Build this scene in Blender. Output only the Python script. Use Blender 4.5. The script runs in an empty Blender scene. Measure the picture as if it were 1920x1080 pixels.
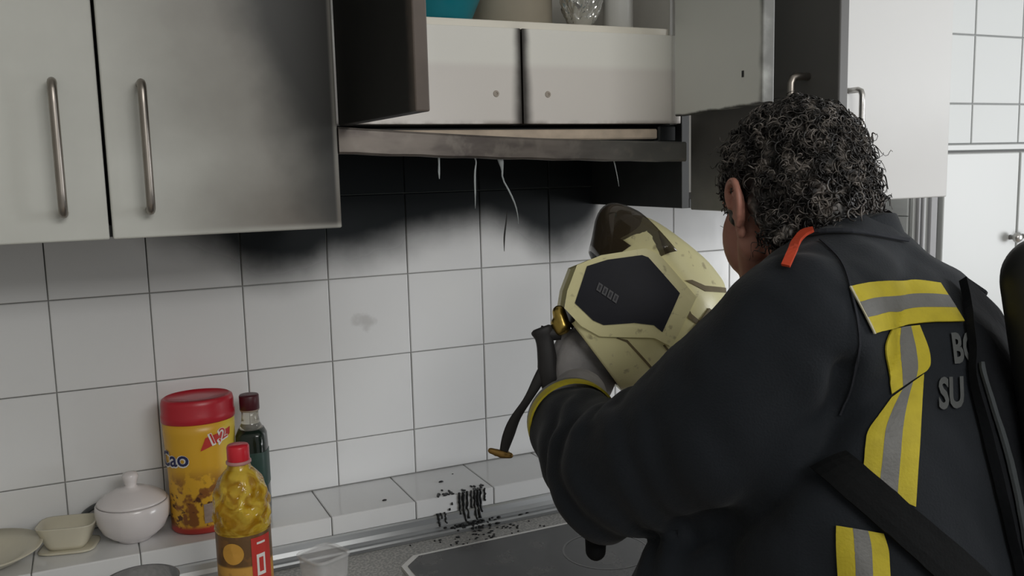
import bpy, bmesh, math, random
from mathutils import Vector, Matrix, noise
from mathutils.bvhtree import BVHTree
random.seed(7)
SC = bpy.context.scene
COL = SC.collection
PI = math.pi

# ---------------------------------------------------------------- camera
CAM_LOC = Vector((0.0644, -1.6039, 1.5337))
CR = Vector((0.90369626, -0.42744116, -0.02504239))
CU = Vector((0.07851486, 0.10793358, 0.99105285))
CF = Vector((0.42091386, 0.89757696, -0.13109966))
FPX = 1691.44
cd = bpy.data.cameras.new('camera')
cam = bpy.data.objects.new('camera', cd)
COL.objects.link(cam)
cd.sensor_width = 36.0
cd.lens = FPX / 1920 * 36.0
cd.clip_start = 0.02
M = Matrix((CR, CU, -CF)).transposed().to_4x4()
M.translation = CAM_LOC
cam.matrix_world = M
SC.camera = cam

# ---------------------------------------------------------------- world, lights, exposure
W = bpy.data.worlds.new('world')
SC.world = W
W.use_nodes = True
W.node_tree.nodes['Background'].inputs[0].default_value = (0.98, 0.985, 0.96, 1)
W.node_tree.nodes['Background'].inputs[1].default_value = 0.31


def area(name, loc, target, sx, sy, power, col):
    l = bpy.data.lights.new(name, 'AREA')
    l.shape = 'RECTANGLE'
    l.size, l.size_y, l.energy, l.color = sx, sy, power, col
    o = bpy.data.objects.new(name, l)
    COL.objects.link(o)
    o.location = loc
    o.rotation_euler = (Vector(target) - Vector(loc)).to_track_quat('-Z', 'Y').to_euler()
    return o


area('window_daylight', (4.6, -2.8, 1.45), (0.9, -0.3, 1.4), 1.6, 1.8, 98, (0.97, 0.985, 1.0))
area('high_front_fill', (0.75, -3.0, 2.42), (0.7, -0.3, 1.6), 1.2, 0.6, 23, (1.0, 0.985, 0.95))  # added fill high behind the camera, brightens the panels above the hood
SC.view_settings.view_transform = 'Standard'
SC.view_settings.look = 'None'
SC.view_settings.exposure = 0.0
SC.view_settings.gamma = 1.0
SC.view_settings.use_curve_mapping = False


# ---------------------------------------------------------------- helpers: node materials
class NT:
    def __init__(s, name, rough=0.5, metal=0.0, spec=0.5):
        s.m = bpy.data.materials.new(name)
        s.m.use_nodes = True
        s.t = s.m.node_tree
        s.b = s.t.nodes['Principled BSDF']
        s.b.inputs['Roughness'].default_value = rough
        s.b.inputs['Metallic'].default_value = metal
        s.b.inputs['Specular IOR Level'].default_value = spec
        s._pos = None

    def n(s, typ, **kw):
        nd = s.t.nodes.new(typ)
        for k, v in kw.items():
            setattr(nd, k, v)
        return nd

    def put(s, sock, v):
        if hasattr(v, 'is_output') or isinstance(v, bpy.types.NodeSocket):
            s.t.links.new(v, sock)
        elif isinstance(v, tuple) and len(v) == 3 and sock.type == 'RGBA':
            sock.default_value = (*v, 1)
        else:
            sock.default_value = v

    def pos(s, obj=False):
        if obj:
            p = s.n('ShaderNodeTexCoord').outputs['Object']
        else:
            p = s.n('ShaderNodeNewGeometry').outputs['Position']
        x = s.n('ShaderNodeSeparateXYZ')
        s.t.links.new(p, x.inputs[0])
        s.P = p
        return x.outputs[0], x.outputs[1], x.outputs[2]

    def math(s, op, a, b=0.0, c=0.0):
        nd = s.n('ShaderNodeMath', operation=op)
        s.put(nd.inputs[0], a)
        s.put(nd.inputs[1], b)
        s.put(nd.inputs[2], c)
        return nd.outputs[0]

    def sm(s, x, lo, hi, a=0.0, b=1.0):
        nd = s.n('ShaderNodeMapRange', interpolation_type='SMOOTHSTEP')
        for i, v in enumerate((x, lo, hi, a, b)):
            s.put(nd.inputs[i], v)
        return nd.outputs[0]

    def noise(s, scale, detail=3.0, vec=None, scl=None, dist=0.0):
        nd = s.n('ShaderNodeTexNoise')
        nd.inputs['Scale'].default_value = scale
        nd.inputs['Detail'].default_value = detail
        nd.inputs['Distortion'].default_value = dist
        v = vec if vec is not None else s.P
        if scl:
            mp = s.n('ShaderNodeMapping')
            mp.inputs['Scale'].default_value = scl
            s.t.links.new(v, mp.inputs['Vector'])
            v = mp.outputs[0]
        s.t.links.new(v, nd.inputs['Vector'])
        return nd.outputs[0]

    def curve(s, x, pts, x0, x1, y0, y1):
        """piecewise curve through pts, x in x0..x1, y in y0..y1"""
        u = s.math('DIVIDE', s.math('SUBTRACT', x, x0), x1 - x0)
        nd = s.n('ShaderNodeFloatCurve')
        s.put(nd.inputs['Value'], u)
        c = nd.mapping.curves[0]
        q = [((a - x0) / (x1 - x0), (b - y0) / (y1 - y0)) for a, b in pts]
        c.points[0].location = q[0]
        c.points[1].location = q[-1]
        for a in q[1:-1]:
            c.points.new(*a)
        nd.mapping.update()
        return s.math('ADD', s.math('MULTIPLY', nd.outputs[0], y1 - y0), y0)

    def mix(s, f, a, b):
        nd = s.n('ShaderNodeMix', data_type='RGBA')
        s.put(nd.inputs[0], f)
        s.put(nd.inputs[6], a)
        s.put(nd.inputs[7], b)
        return nd.outputs[2]

    def bump(s, h, strength=0.2, dist=0.01):
        nd = s.n('ShaderNodeBump')
        nd.inputs['Strength'].default_value = strength
        nd.inputs['Distance'].default_value = dist
        s.t.links.new(h, nd.inputs['Height'])
        s.t.links.new(nd.outputs[0], s.b.inputs['Normal'])

    def col(s, v):
        s.put(s.b.inputs['Base Color'], v)
        return s

    def rough(s, v):
        s.put(s.b.inputs['Roughness'], v)


def simple(name, col, rough=0.5, metal=0.0, var=0.08, nscale=25, bump=0.0, spec=0.5):
    t = NT(name, rough, metal, spec)
    t.pos(True)
    n = t.noise(nscale)
    lo = tuple(c * (1 - var) for c in col)
    hi = tuple(min(1, c * (1 + var)) for c in col)
    t.col(t.mix(n, lo, hi))
    if bump:
        t.bump(t.noise(nscale * 6), bump, 0.004)
    return t.m


def clear(name, col, rough=0.05, trans=1.0, ior=1.45, alpha=1.0):
    t = NT(name, rough)
    t.pos(True)
    t.col(t.mix(t.noise(8), col, tuple(c * 0.94 for c in col)))
    t.b.inputs['Transmission Weight'].default_value = trans
    t.b.inputs['IOR'].default_value = ior
    t.b.inputs['Alpha'].default_value = alpha
    return t.m


# ---------------------------------------------------------------- helpers: geometry
def tag(o, label=None, cat=None, group=None, kind=None):
    if label: o['label'] = label
    if cat: o['category'] = cat
    if group: o['group'] = group
    if kind: o['kind'] = kind
    return o


def empty(name, loc, rz=0.0):
    o = bpy.data.objects.new(name, None)
    COL.objects.link(o)
    o.location = loc
    o.rotation_euler = (0, 0, rz)
    o.empty_display_size = 0.02
    return o


def base_of(o):
    p = Vector((0, 0, 0))
    while o is not None:
        p += o.location
        o = o.parent
    return p


def put(name, me, mat=None, parent=None, loc=None, rot=None, smooth=False):
    """link a mesh; with no loc the geometry is in world space and stays there under its parent"""
    o = bpy.data.objects.new(name, me)
    COL.objects.link(o)
    if mat is not None and not len(me.materials):
        me.materials.append(mat)
    if smooth:
        me.polygons.foreach_set('use_smooth', [True] * len(me.polygons))
    o.parent = parent
    if loc is not None:
        o.location = loc
    elif parent is not None:
        o.location = -base_of(parent)
    if rot is not None: o.rotation_euler = rot
    return o


def xf(me, mat):
    me.transform(mat)
    me.update()
    return me


def pyd(name, v, f):
    me = bpy.data.meshes.new(name)
    me.from_pydata([tuple(a) for a in v], [], f)
    me.update()
    return me


def frm(bm, name):
    me = bpy.data.meshes.new(name)
    bm.to_mesh(me)
    bm.free()
    return me


def boxm(name, x0, x1, y0, y1, z0, z1, bev=0.0, seg=1):
    bm = bmesh.new()
    bmesh.ops.create_cube(bm, size=1)
    for v in bm.verts:
        v.co = ((x0 + x1) / 2 + v.co.x * (x1 - x0), (y0 + y1) / 2 + v.co.y * (y1 - y0), (z0 + z1) / 2 + v.co.z * (z1 - z0))
    if bev:
        bmesh.ops.bevel(bm, geom=bm.edges[:], offset=bev, segments=seg, affect='EDGES', profile=0.5)
    return frm(bm, name)


def lathe(name, prof, n=40, sx=1.0, sy=1.0, fn=None, cap=True):
    v, f = [], []
    for r, z in prof:
        for k in range(n):
            a = 2 * PI * k / n
            rr = r if fn is None else fn(r, z, a)
            v.append((rr * math.cos(a) * sx, rr * math.sin(a) * sy, z))
    for i in range(len(prof) - 1):
        for k in range(n):
            k2 = (k + 1) % n
            f.append((i * n + k, i * n + k2, (i + 1) * n + k2, (i + 1) * n + k))
    if cap:
        f.append(tuple(range(n - 1, -1, -1)))
        f.append(tuple((len(prof) - 1) * n + k for k in range(n)))
    return pyd(name, v, f)


def smooth_path(P, n):
    """Catmull-Rom through P (tuples of any length), n samples"""
    P = [tuple(p) for p in P]
    Q = [P[0]] + P + [P[-1]]
    out = []
    for i in range(n):
        t = i / (n - 1) * (len(P) - 1)
        k = min(int(t), len(P) - 2)
        u = t - k
        a, b, c, d = Q[k], Q[k + 1], Q[k + 2], Q[k + 3]
        out.append(tuple(0.5 * (2 * b[j] + (c[j] - a[j]) * u + (2 * a[j] - 5 * b[j] + 4 * c[j] - d[j]) * u * u + (3 * b[j] - a[j] - 3 * c[j] + d[j]) * u ** 3) for j in range(len(b))))
    return out


def tube_vf(path, rad, n=8, flat=1.0, up=None):
    """sweep; rad number or list; flat squashes across 'up'"""
    v, f = [], []
    L = len(path)
    P = [Vector(p[:3]) for p in path]
    prev = None
    for i in range(L):
        t = (P[min(i + 1, L - 1)] - P[max(i - 1, 0)])
        t = t.normalized() if t.length > 1e-9 else Vector((0, 0, 1))
        if up is not None:
            a = Vector(up) - t * t.dot(Vector(up))
        elif prev is None:
            a = Vector((0, 0, 1)) if abs(t.z) < 0.9 else Vector((1, 0, 0))
            a = a - t * a.dot(t)
        else:
            a = prev - t * prev.dot(t)
        a.normalize()
        prev = a
        b = t.cross(a)
        r = rad[i] if isinstance(rad, (list, tuple)) else rad
        for k in range(n):
            an = 2 * PI * k / n
            v.append(P[i] + a * (r * math.cos(an) * flat) + b * (r * math.sin(an)))
    for i in range(L - 1):
        for k in range(n):
            k2 = (k + 1) % n
            f.append((i * n + k, i * n + k2, (i + 1) * n + k2, (i + 1) * n + k))
    f.append(tuple(range(n - 1, -1, -1)))
    f.append(tuple((L - 1) * n + k for k in range(n)))
    return v, f


def tube(name, path, rad, n=8, flat=1.0, up=None):
    v, f = tube_vf(path, rad, n, flat, up)
    return pyd(name, v, f)


def join_vf(parts):
    V, F = [], []
    for v, f in parts:
        o = len(V)
        V += [Vector(a) for a in v]
        F += [tuple(i + o for i in q) for q in f]
    return V, F


def capsule_vf(a, b, ra, rb, n=16, rings=5):
    a, b = Vector(a), Vector(b)
    d = (b - a).normalized() if (b - a).length > 1e-6 else Vector((0, 0, 1))
    s = Vector((0, 0, 1)) if abs(d.z) < 0.9 else Vector((1, 0, 0))
    s = (s - d * s.dot(d)).normalized()
    t = d.cross(s)
    prof = [(-math.cos(i * PI / 2 / rings) * ra, math.sin(i * PI / 2 / rings) * ra, a) for i in range(rings + 1)]
    prof += [(math.sin(i * PI / 2 / rings) * rb, math.cos(i * PI / 2 / rings) * rb, b) for i in range(rings + 1)]
    v, f = [], []
    for off, r, c in prof:
        r = max(r, 1e-5)
        for k in range(n):
            an = 2 * PI * k / n
            v.append(c + d * off + s * (r * math.cos(an)) + t * (r * math.sin(an)))
    for i in range(len(prof) - 1):
        for k in range(n):
            k2 = (k + 1) % n
            f.append((i * n + k, i * n + k2, (i + 1) * n + k2, (i + 1) * n + k))
    f.append(tuple(range(n - 1, -1, -1)))
    f.append(tuple((len(prof) - 1) * n + k for k in range(n)))
    return v, f


def ellipsoid_vf(c, ax, ay, az, n=20, m=12):
    """ax, ay, az full axis vectors (semi-axes)"""
    c, ax, ay, az = Vector(c), Vector(ax), Vector(ay), Vector(az)
    v, f = [], []
    for i in range(m + 1):
        th = PI * i / m
        r = max(math.sin(th), 1e-4)
        for k in range(n):
            a = 2 * PI * k / n
            v.append(c + ax * (r * math.cos(a)) + ay * (r * math.sin(a)) + az * math.cos(th))
    for i in range(m):
        for k in range(n):
            k2 = (k + 1) % n
            f.append((i * n + k, (i + 1) * n + k, (i + 1) * n + k2, i * n + k2))
    f.append(tuple(range(n)))
    f.append(tuple(m * n + k for k in range(n - 1, -1, -1)))
    return v, f


def rings_vf(rings, n=28):
    """rings: (centre, axis_a, axis_b) ellipses; closed loft"""
    v, f = [], []
    for c, a, b in rings:
        c, a, b = Vector(c), Vector(a), Vector(b)
        for k in range(n):
            an = 2 * PI * k / n
            v.append(c + a * math.cos(an) + b * math.sin(an))
    for i in range(len(rings) - 1):
        for k in range(n):
            k2 = (k + 1) % n
            f.append((i * n + k, i * n + k2, (i + 1) * n + k2, (i + 1) * n + k))
    f.append(tuple(range(n - 1, -1, -1)))
    f.append(tuple((len(rings) - 1) * n + k for k in range(n)))
    return v, f


def fuse(name, parts, voxel, smooth=4, disp=None):
    """union of closed shells into one continuous skin"""
    v, f = join_vf(parts)
    me = pyd(name + '_raw', v, f)
    bm = bmesh.new()
    bm.from_mesh(me)
    bmesh.ops.recalc_face_normals(bm, faces=bm.faces[:])
    bm.to_mesh(me)
    bm.free()
    o = bpy.data.objects.new('tmp', me)
    COL.objects.link(o)
    r = o.modifiers.new('r', 'REMESH')
    r.mode = 'VOXEL'
    r.voxel_size = voxel
    r.adaptivity = 0
    if smooth:
        s = o.modifiers.new('s', 'SMOOTH')
        s.factor = 0.5
        s.iterations = smooth
    dg = bpy.context.evaluated_depsgraph_get()
    out = bpy.data.meshes.new_from_object(o.evaluated_get(dg))
    out.name = name
    bpy.data.objects.remove(o)
    bpy.data.meshes.remove(me)
    if disp:
        nv = [vv.normal.copy() for vv in out.vertices]
        for vv, nn in zip(out.vertices, nv):
            vv.co += nn * disp(vv.co, nn)
        out.update()
    out.polygons.foreach_set('use_smooth', [True] * len(out.polygons))
    return out


def text_vf(s, size=1.0, bold=0.0, res=3):
    cu = bpy.data.curves.new('txt', 'FONT')
    cu.body = s
    cu.size = size
    cu.offset = bold
    cu.resolution_u = res
    o = bpy.data.objects.new('txt', cu)
    COL.objects.link(o)
    dg = bpy.context.evaluated_depsgraph_get()
    me = bpy.data.meshes.new_from_object(o.evaluated_get(dg))
    v = [tuple(a.co) for a in me.vertices]
    f = [tuple(p.vertices) for p in me.polygons]
    bpy.data.objects.remove(o)
    bpy.data.curves.remove(cu)
    bpy.data.meshes.remove(me)
    return v, f


def copy_of(o, parent, loc, name=None, rot=None):
    c = o.copy()
    COL.objects.link(c)
    c.parent = parent
    c.location = loc
    if rot is not None: c.rotation_euler = rot
    if name: c.name = name
    return c

# ================================================================ materials of the setting
TS = 0.15                     # wall tile module
ZB = 1.194                    # height of one joint


def tile_mat():
    t = NT('white_glazed_tile', 0.13)
    x, y, z = t.pos()
    n1 = t.noise(9, 4)
    n2 = t.noise(45, 3)
    zb = t.curve(x, [(0.0, 1.56), (0.2, 1.45), (0.26, 1.42), (0.326, 1.375), (0.40, 1.368), (0.458, 1.395), (0.52, 1.398), (0.568, 1.408),
                     (0.632, 1.423), (0.697, 1.437), (0.752, 1.442), (0.82, 1.424), (0.89, 1.39), (0.951, 1.395), (1.0, 1.43), (1.04, 1.60), (1.4, 1.75)], 0, 1.4, 1.3, 1.8)
    d = t.math('SUBTRACT', t.math('ADD', z, t.math('MULTIPLY', t.math('SUBTRACT', n1, 0.5), 0.05)), zb)
    m = t.sm(d, -0.065, 0.035)
    haze = t.math('MULTIPLY', t.sm(d, -0.30, 0.05), 0.16)
    smear = t.math('MULTIPLY', t.sm(n1, 0.55, 0.75), 0.06)
    # rubbed sooty blotch low on one tile
    def blot(cx, cz, rx, rz, k):
        u = t.math('DIVIDE', t.math('SUBTRACT', x, cx), rx)
        w = t.math('DIVIDE', t.math('SUBTRACT', z, cz), rz)
        q = t.math('SQRT', t.math('ADD', t.math('MULTIPLY', u, u), t.math('MULTIPLY', w, w)))
        q = t.math('ADD', q, t.math('MULTIPLY', t.math('SUBTRACT', n2, 0.5), 1.6))
        return t.sm(q, 1.0, 0.2, 0, k)
    b = t.math('MAXIMUM', blot(0.513, 1.262, 0.035, 0.02, 0.35), blot(0.415, 1.43, 0.05, 0.05, 0.5))
    dirt = t.math('MAXIMUM', t.math('MAXIMUM', haze, smear), b)
    c = t.mix(dirt, (0.78, 0.785, 0.79), (0.20, 0.18, 0.16))
    c = t.mix(m, c, (0.010, 0.013, 0.015))
    t.col(c)
    t.put(t.b.inputs['Specular IOR Level'], t.math('SUBTRACT', 0.5, t.math('MULTIPLY', m, 0.32)))
    t.rough(t.math('ADD', t.math('MULTIPLY', m, 0.22), t.math('ADD', 0.10, t.math('MULTIPLY', n1, 0.10))))
    t.bump(n1, 0.06, 0.01)
    return t.m


TILE = tile_mat()
GROUT = simple('grey_grout', (0.30, 0.30, 0.29), 0.9, var=0.25, nscale=40)


def soot_grout():
    t = NT('sooted_grout', 0.9)
    x, y, z = t.pos()
    n = t.noise(30)
    m = t.sm(z, 1.33, 1.46)
    mx = t.math('MULTIPLY', m, t.sm(x, 1.06, 1.0))
    t.col(t.mix(mx, t.mix(n, (0.26, 0.26, 0.25), (0.42, 0.42, 0.40)), (0.085, 0.095, 0.09)))
    return t.m


GROUT_S = soot_grout()
PLASTER = simple('white_ceiling_paint', (0.8, 0.8, 0.78), 0.9, var=0.04)
FLOORM = simple('beige_floor', (0.42, 0.36, 0.30), 0.4, var=0.15, nscale=6)

# ================================================================ room shell
XL, XR, YR, ZC = -0.75, 2.9, -3.3, 2.6
tag(put('floor', boxm('floor', XL, XR, YR, 0.1, -0.08, 0.0), FLOORM), kind='structure')
tag(put('ceiling', boxm('ceiling', XL, XR, YR, 0.1, ZC, ZC + 0.08), PLASTER), kind='structure')
tag(put('wall_left', boxm('wall_left', XL - 0.1, XL, YR, 0.1, 0, ZC), simple('grey_beige_wall', (0.34, 0.33, 0.30), 0.8)), kind='structure')  # unseen wall, set close and dark to hold light off the left
wall = tag(put('wall_back', boxm('wall_back', XL, XR, 0.0, 0.1, 0, ZC), GROUT_S), kind='structure')


def tile_mesh(name, w, h, th=0.0036, ch=0.0014, gap=0.0018):
    """glazed tile lying in x-z, face towards -y, chamfered rim"""
    w2, h2 = w / 2 - gap / 2, h / 2 - gap / 2
    v = [(-w2, 0, -h2), (w2, 0, -h2), (w2, 0, h2), (-w2, 0, h2),
         (-w2, -th + ch * .8, -h2), (w2, -th + ch * .8, -h2), (w2, -th + ch * .8, h2), (-w2, -th + ch * .8, h2),
         (-w2 + ch, -th, -h2 + ch), (w2 - ch, -th, -h2 + ch), (w2 - ch, -th, h2 - ch), (-w2 + ch, -th, h2 - ch)]
    f = [(8, 9, 10, 11)]
    for i in range(4):
        j = (i + 1) % 4
        f.append((i, j, j + 4, i + 4))
        f.append((i + 4, j + 4, j + 8, i + 8))
    return pyd(name, v, f)


_tm = {}


def tile(parent, x0, x1, z0, z1, yy, mat=TILE, jig=0.0035, gap=0.0018):
    k = (round(x1 - x0, 4), round(z1 - z0, 4), mat.name, gap)
    if k not in _tm:
        _tm[k] = tile_mesh('tile', x1 - x0, z1 - z0, gap=gap)
        _tm[k].materials.append(mat)
    o = put('tile', _tm[k], mat, parent)
    o.location = Vector(((x0 + x1) / 2, yy - 0.0008, (z0 + z1) / 2)) - base_of(parent)
    o.rotation_euler = (random.uniform(-jig, jig), 0, random.uniform(-jig, jig))
    return o


LEDGE_Z, LEDGE_Y = 0.958, -0.147
rows = [(LEDGE_Z, ZB - TS)] + [(ZB + TS * j, ZB + TS * (j + 1)) for j in range(-1, 3)]
for i in range(-5, 12):
    for z0, z1 in rows:
        tile(wall, i * TS, min((i + 1) * TS, 1.698), z0, z1, 0.0)

# tiled ledge along the foot of the wall
ledge = tag(put('trim_1', boxm('ledge', XL, 1.70, LEDGE_Y + 0.004, 0.0, 0.88, LEDGE_Z - 0.004), GROUT), kind='structure')
ltop = tile_mesh('ledge_tile', TS, -LEDGE_Y)
ltop.materials.append(TILE)
lface = tile_mesh('ledge_face_tile', TS, 0.034)
lface.materials.append(TILE)
for k in range(-5, 10):
    xc = 0.10 + TS * k + TS / 2
    o = put('tile', ltop, TILE, ledge, loc=(xc, LEDGE_Y / 2, LEDGE_Z - 0.0044), rot=(-PI / 2 + random.uniform(-.002, .002), random.uniform(-.002, .002), 0))
    o = put('tile', lface, TILE, ledge, loc=(xc, LEDGE_Y + 0.0035, LEDGE_Z - 0.0175), rot=(random.uniform(-.004, .004), 0, random.uniform(-.004, .004)))

# pilaster at the right with its own tiles and a small white closet
PY = -0.18
PTILE = simple('white_pilaster_tile', (0.60, 0.62, 0.62), 0.5, var=0.02, nscale=6)
pil = tag(put('wall_right', boxm('wall_right', 1.70, XR, PY, 0.0, 0, ZC), simple('pilaster_grout', (0.36, 0.37, 0.37), 0.8)), kind='structure')
for i in range(-2, 7):
    x0 = 1.883 + 0.158 * i
    x1 = x0 + 0.158
    if i == -2: x0 = 1.70
    for z0, z1 in [(1.563, 1.652)] + [(1.652 + .15 * j, 1.802 + .15 * j) for j in range(0, 6)]:
        tile(pil, x0, x1, z0, z1, PY, PTILE, gap=0.0032)
for j in range(4):
    for x0, x1 in ((2.325, 2.48), (2.48, 2.635), (2.635, 2.79), (2.79, 2.90)):
        tile(pil, x0, x1, 0.945 + .15 * j, 1.095 + .15 * j, PY, PTILE, gap=0.0032)
for i in range(8):
    for z0, z1 in ((0.645, 0.795), (0.795, 0.945)):
        tile(pil, 1.70 + .15 * i, 1.85 + .15 * i, z0, z1, PY, PTILE, gap=0.0032)
for j in range(7):                                   # return face of the pilaster, seen below the cabinet
    z0 = 0.958 + 0.15 * j
    for y0, y1 in ((-0.03, 0.0), (-0.18, -0.03)):
        m = tile_mesh('return_tile', y1 - y0, 0.15)
        m.materials.append(PTILE)
        put('tile', m, PTILE, pil, loc=(1.6995, (y0 + y1) / 2, z0 + .075), rot=(0, 0, -PI / 2))

WHITE_LAC = simple('white_lacquer', (0.46, 0.475, 0.47), 0.35, var=0.03, nscale=5)
STEEL = simple('brushed_steel', (0.55, 0.54, 0.52), 0.33, 1.0, var=0.12, nscale=60)
TRIMG = simple('grey_aluminium', (0.30, 0.30, 0.31), 0.6, 0.0, var=0.06)
clo = empty('utility_closet', (2.02, PY - 0.012, 1.14))
tag(clo, 'small white double-door closet with steel knobs at the tiled pilaster', 'closet')
put('frame', boxm('frame', 1.700, XR - 0.02, PY - 0.012, PY - 0.001, 1.548, 1.562, 0.002), WHITE_LAC, clo)
put('frame', boxm('frame', 1.70, 2.32, PY - 0.012, PY - 0.001, 0.97, 1.145, 0.002), WHITE_LAC, clo)
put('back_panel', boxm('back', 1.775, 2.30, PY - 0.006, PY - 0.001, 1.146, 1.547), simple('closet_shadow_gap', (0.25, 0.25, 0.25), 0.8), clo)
for x0, x1, kx in ((1.777, 2.0225, 2.003), (2.0265, 2.275, 2.046)):
    d = put('door', boxm('door', x0, x1, PY - 0.024, PY - 0.007, 1.15, 1.543, 0.003, 2), WHITE_LAC, clo)
    k = lathe('knob', [(0.006, 0), (0.005, 0.008), (0.011, 0.014), (0.012, 0.02), (0.008, 0.026), (0.002, 0.027)], 20)
    xf(k, Matrix.Translation((kx, PY - 0.024, 1.347)) @ Matrix.Rotation(PI / 2, 4, 'X'))
    put('knob', k, STEEL, d, smooth=True)
put('side_board', boxm('side_board', 1.7005, 1.7745, PY - 0.010, PY - 0.001, 0.97, 1.547, 0.001), WHITE_LAC, clo)
for x0, x1 in ((1.708, 1.716), (1.722, 1.730), (1.746, 1.768)):
    put('side_trim', boxm('side_trim', x0, x1, PY - 0.018, PY - 0.001, 0.97, 1.52, 0.002), TRIMG, clo)

# ================================================================ wall cabinets
ZCB, ZCT = 1.456, 2.16          # cabinet bottom and top
DF, DT = -0.33, 0.018           # door face, door thickness


def soot_door(name, kind):
    t = NT(name, 0.38)
    x, y, z = t.pos()
    n1 = t.noise(7, 4)
    n2 = t.noise(28, 4)
    nv = t.noise(14, 3, scl=(1, 1, 0.15))
    base = t.mix(nv, (0.56, 0.57, 0.53), (0.64, 0.65, 0.615))
    wob = t.math('MULTIPLY', t.math('SUBTRACT', n1, 0.5), 0.07)
    if kind == 'left':
        xb = t.curve(z, [(1.45, 0.385), (1.475, 0.366), (1.51, 0.352), (1.538, 0.350), (1.597, 0.334), (1.655, 0.316), (1.711, 0.296), (1.765, 0.278), (2.2, 0.20)], 1.45, 2.2, 0.1, 0.5)
        d = t.math('SUBTRACT', t.math('ADD', x, wob), xb)
        m = t.sm(d, -0.060, 0.035)
        edge = t.math('MULTIPLY', t.sm(x, 0.3865, 0.392), 0.75)       # scorched but lighter rim of the door
        m = t.math('MULTIPLY', m, t.math('SUBTRACT', 1.0, edge))
        low = t.math('MULTIPLY', t.sm(z, 1.467, 1.457), 0.75)
        m = t.math('MULTIPLY', m, t.math('SUBTRACT', 1.0, low))
        br = t.math('MULTIPLY', t.sm(d, -0.28, -0.02), 0.66)           # brown smoke film
        br = t.math('MULTIPLY', br, t.math('SUBTRACT', 1.0, t.math('MULTIPLY', low, 0.9)))
        br = t.math('ADD', br, t.math('MULTIPLY', n2, 0.10))
        br = t.math('ADD', br, t.sm(z, 1.56, 1.47, 0.0, t.sm(x, 0.13, 0.22, 0.0, 0.22)))
        c = t.mix(br, base, (0.135, 0.118, 0.10))
        c = t.mix(m, c, (0.022, 0.022, 0.020))
    elif kind == 'black':
        e = t.sm(t.math('ADD', y, t.math('MULTIPLY', n2, 0.02)), -0.595, -0.622, 0, 0.75)
        c = t.mix(n2, (0.004, 0.0045, 0.0045), (0.010, 0.010, 0.0095))
        t.b.inputs['Specular IOR Level'].default_value = 0.2
        c = t.mix(e, c, (0.13, 0.105, 0.09))
    elif kind == 'grey':
        g = t.sm(t.math('ADD', z, wob), 1.44, 1.56)
        c = t.mix(g, (0.26, 0.255, 0.24), (0.085, 0.083, 0.08))
        c = t.mix(t.math('MULTIPLY', n2, 0.4), c, (0.05, 0.05, 0.05))
    elif kind == 'right':
        g = t.sm(t.math('ADD', z, wob), 1.50, 1.68, 0.35, 0.0)
        c = t.mix(g, (0.62, 0.62, 0.615), (0.30, 0.28, 0.26))
    elif kind == 'inner':
        g = t.sm(t.math('ADD', z, t.math('MULTIPLY', n2, 0.008)), 1.622, 1.6175)
        c = t.mix(t.math('MULTIPLY', n1, 0.3), (0.84, 0.86, 0.83), (0.72, 0.74, 0.71))
        e = t.sm(t.math('ADD', y, t.math('MULTIPLY', n2, 0.015)), -0.598, -0.615, 0, 0.85)
        c = t.mix(t.math('MAXIMUM', g, e), c, (0.05, 0.05, 0.048))
    elif kind == 'flap':
        u = t.math('ADD', t.math('ABSOLUTE', t.math('SUBTRACT', x, 0.6975)), t.math('MULTIPLY', t.math('SUBTRACT', n2, 0.5), 0.006))
        wd = t.math('ADD', 0.007, t.math('MULTIPLY', t.sm(z, 1.76, 1.60), 0.006))
        s = t.sm(u, t.math('ADD', wd, 0.010), 0.002)
        c = t.mix(t.sm(z, 1.70, 1.685), (0.88, 0.87, 0.82), (0.79, 0.755, 0.72))
        c = t.mix(s, c, (0.03, 0.025, 0.02))
        k1 = t.sm(z, 1.611, 1.603, 0, 0.5)
        c = t.mix(t.math('MULTIPLY', k1, t.sm(n2, 0.35, 0.6)), c, (0.12, 0.08, 0.06))
    t.col(c)
    t.rough(0.48)
    return t.m


S_LEFT = soot_door('smoke_stained_door', 'left')
S_BLACK = soot_door('charred_door', 'black')
S_GREY = soot_door('sooty_grey_door', 'grey')
S_RIGHT = soot_door('white_door', 'right')
S_INNER = soot_door('door_inner_face', 'inner')
S_FLAP = soot_door('flap_panel', 'flap')
CARC = simple('cabinet_carcass_white', (0.62, 0.61, 0.58), 0.5, var=0.06)
CARC_S = simple('cabinet_carcass_burnt', (0.020, 0.022, 0.022), 0.5, var=0.4, nscale=30)
SOOTY_STEEL = simple('smoked_steel', (0.34, 0.31, 0.28), 0.36, 1.0, var=0.2, nscale=30)


def carcass(parent, x0, x1, z0, z1, y0=-0.31, y1=-0.001, ml=None, mr=None, mb=None, th=0.016, shelves=()):
    put('side_panel', boxm('side', x0, x0 + th, y0, y1, z0, z1, 0.0008), ml or CARC, parent)
    put('side_panel', boxm('side', x1 - th, x1, y0, y1, z0, z1, 0.0008), mr or CARC, parent)
    put('bottom_panel', boxm('bottom', x0 + th, x1 - th, y0, y1, z0, z0 + th, 0.0008), mb or CARC, parent)
    put('top_panel', boxm('top', x0 + th, x1 - th, y0, y1, z1 - th, z1, 0.0008), CARC, parent)
    put('back_panel', boxm('back', x0 + th, x1 - th, y1 - 0.006, y1, z0 + th, z1 - th), CARC, parent)
    for z in shelves:
        put('shelf', boxm('shelf', x0 + th, x1 - th, y0, y1 - 0.006, z - 0.018, z, 0.0008), CARC, parent)


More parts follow.
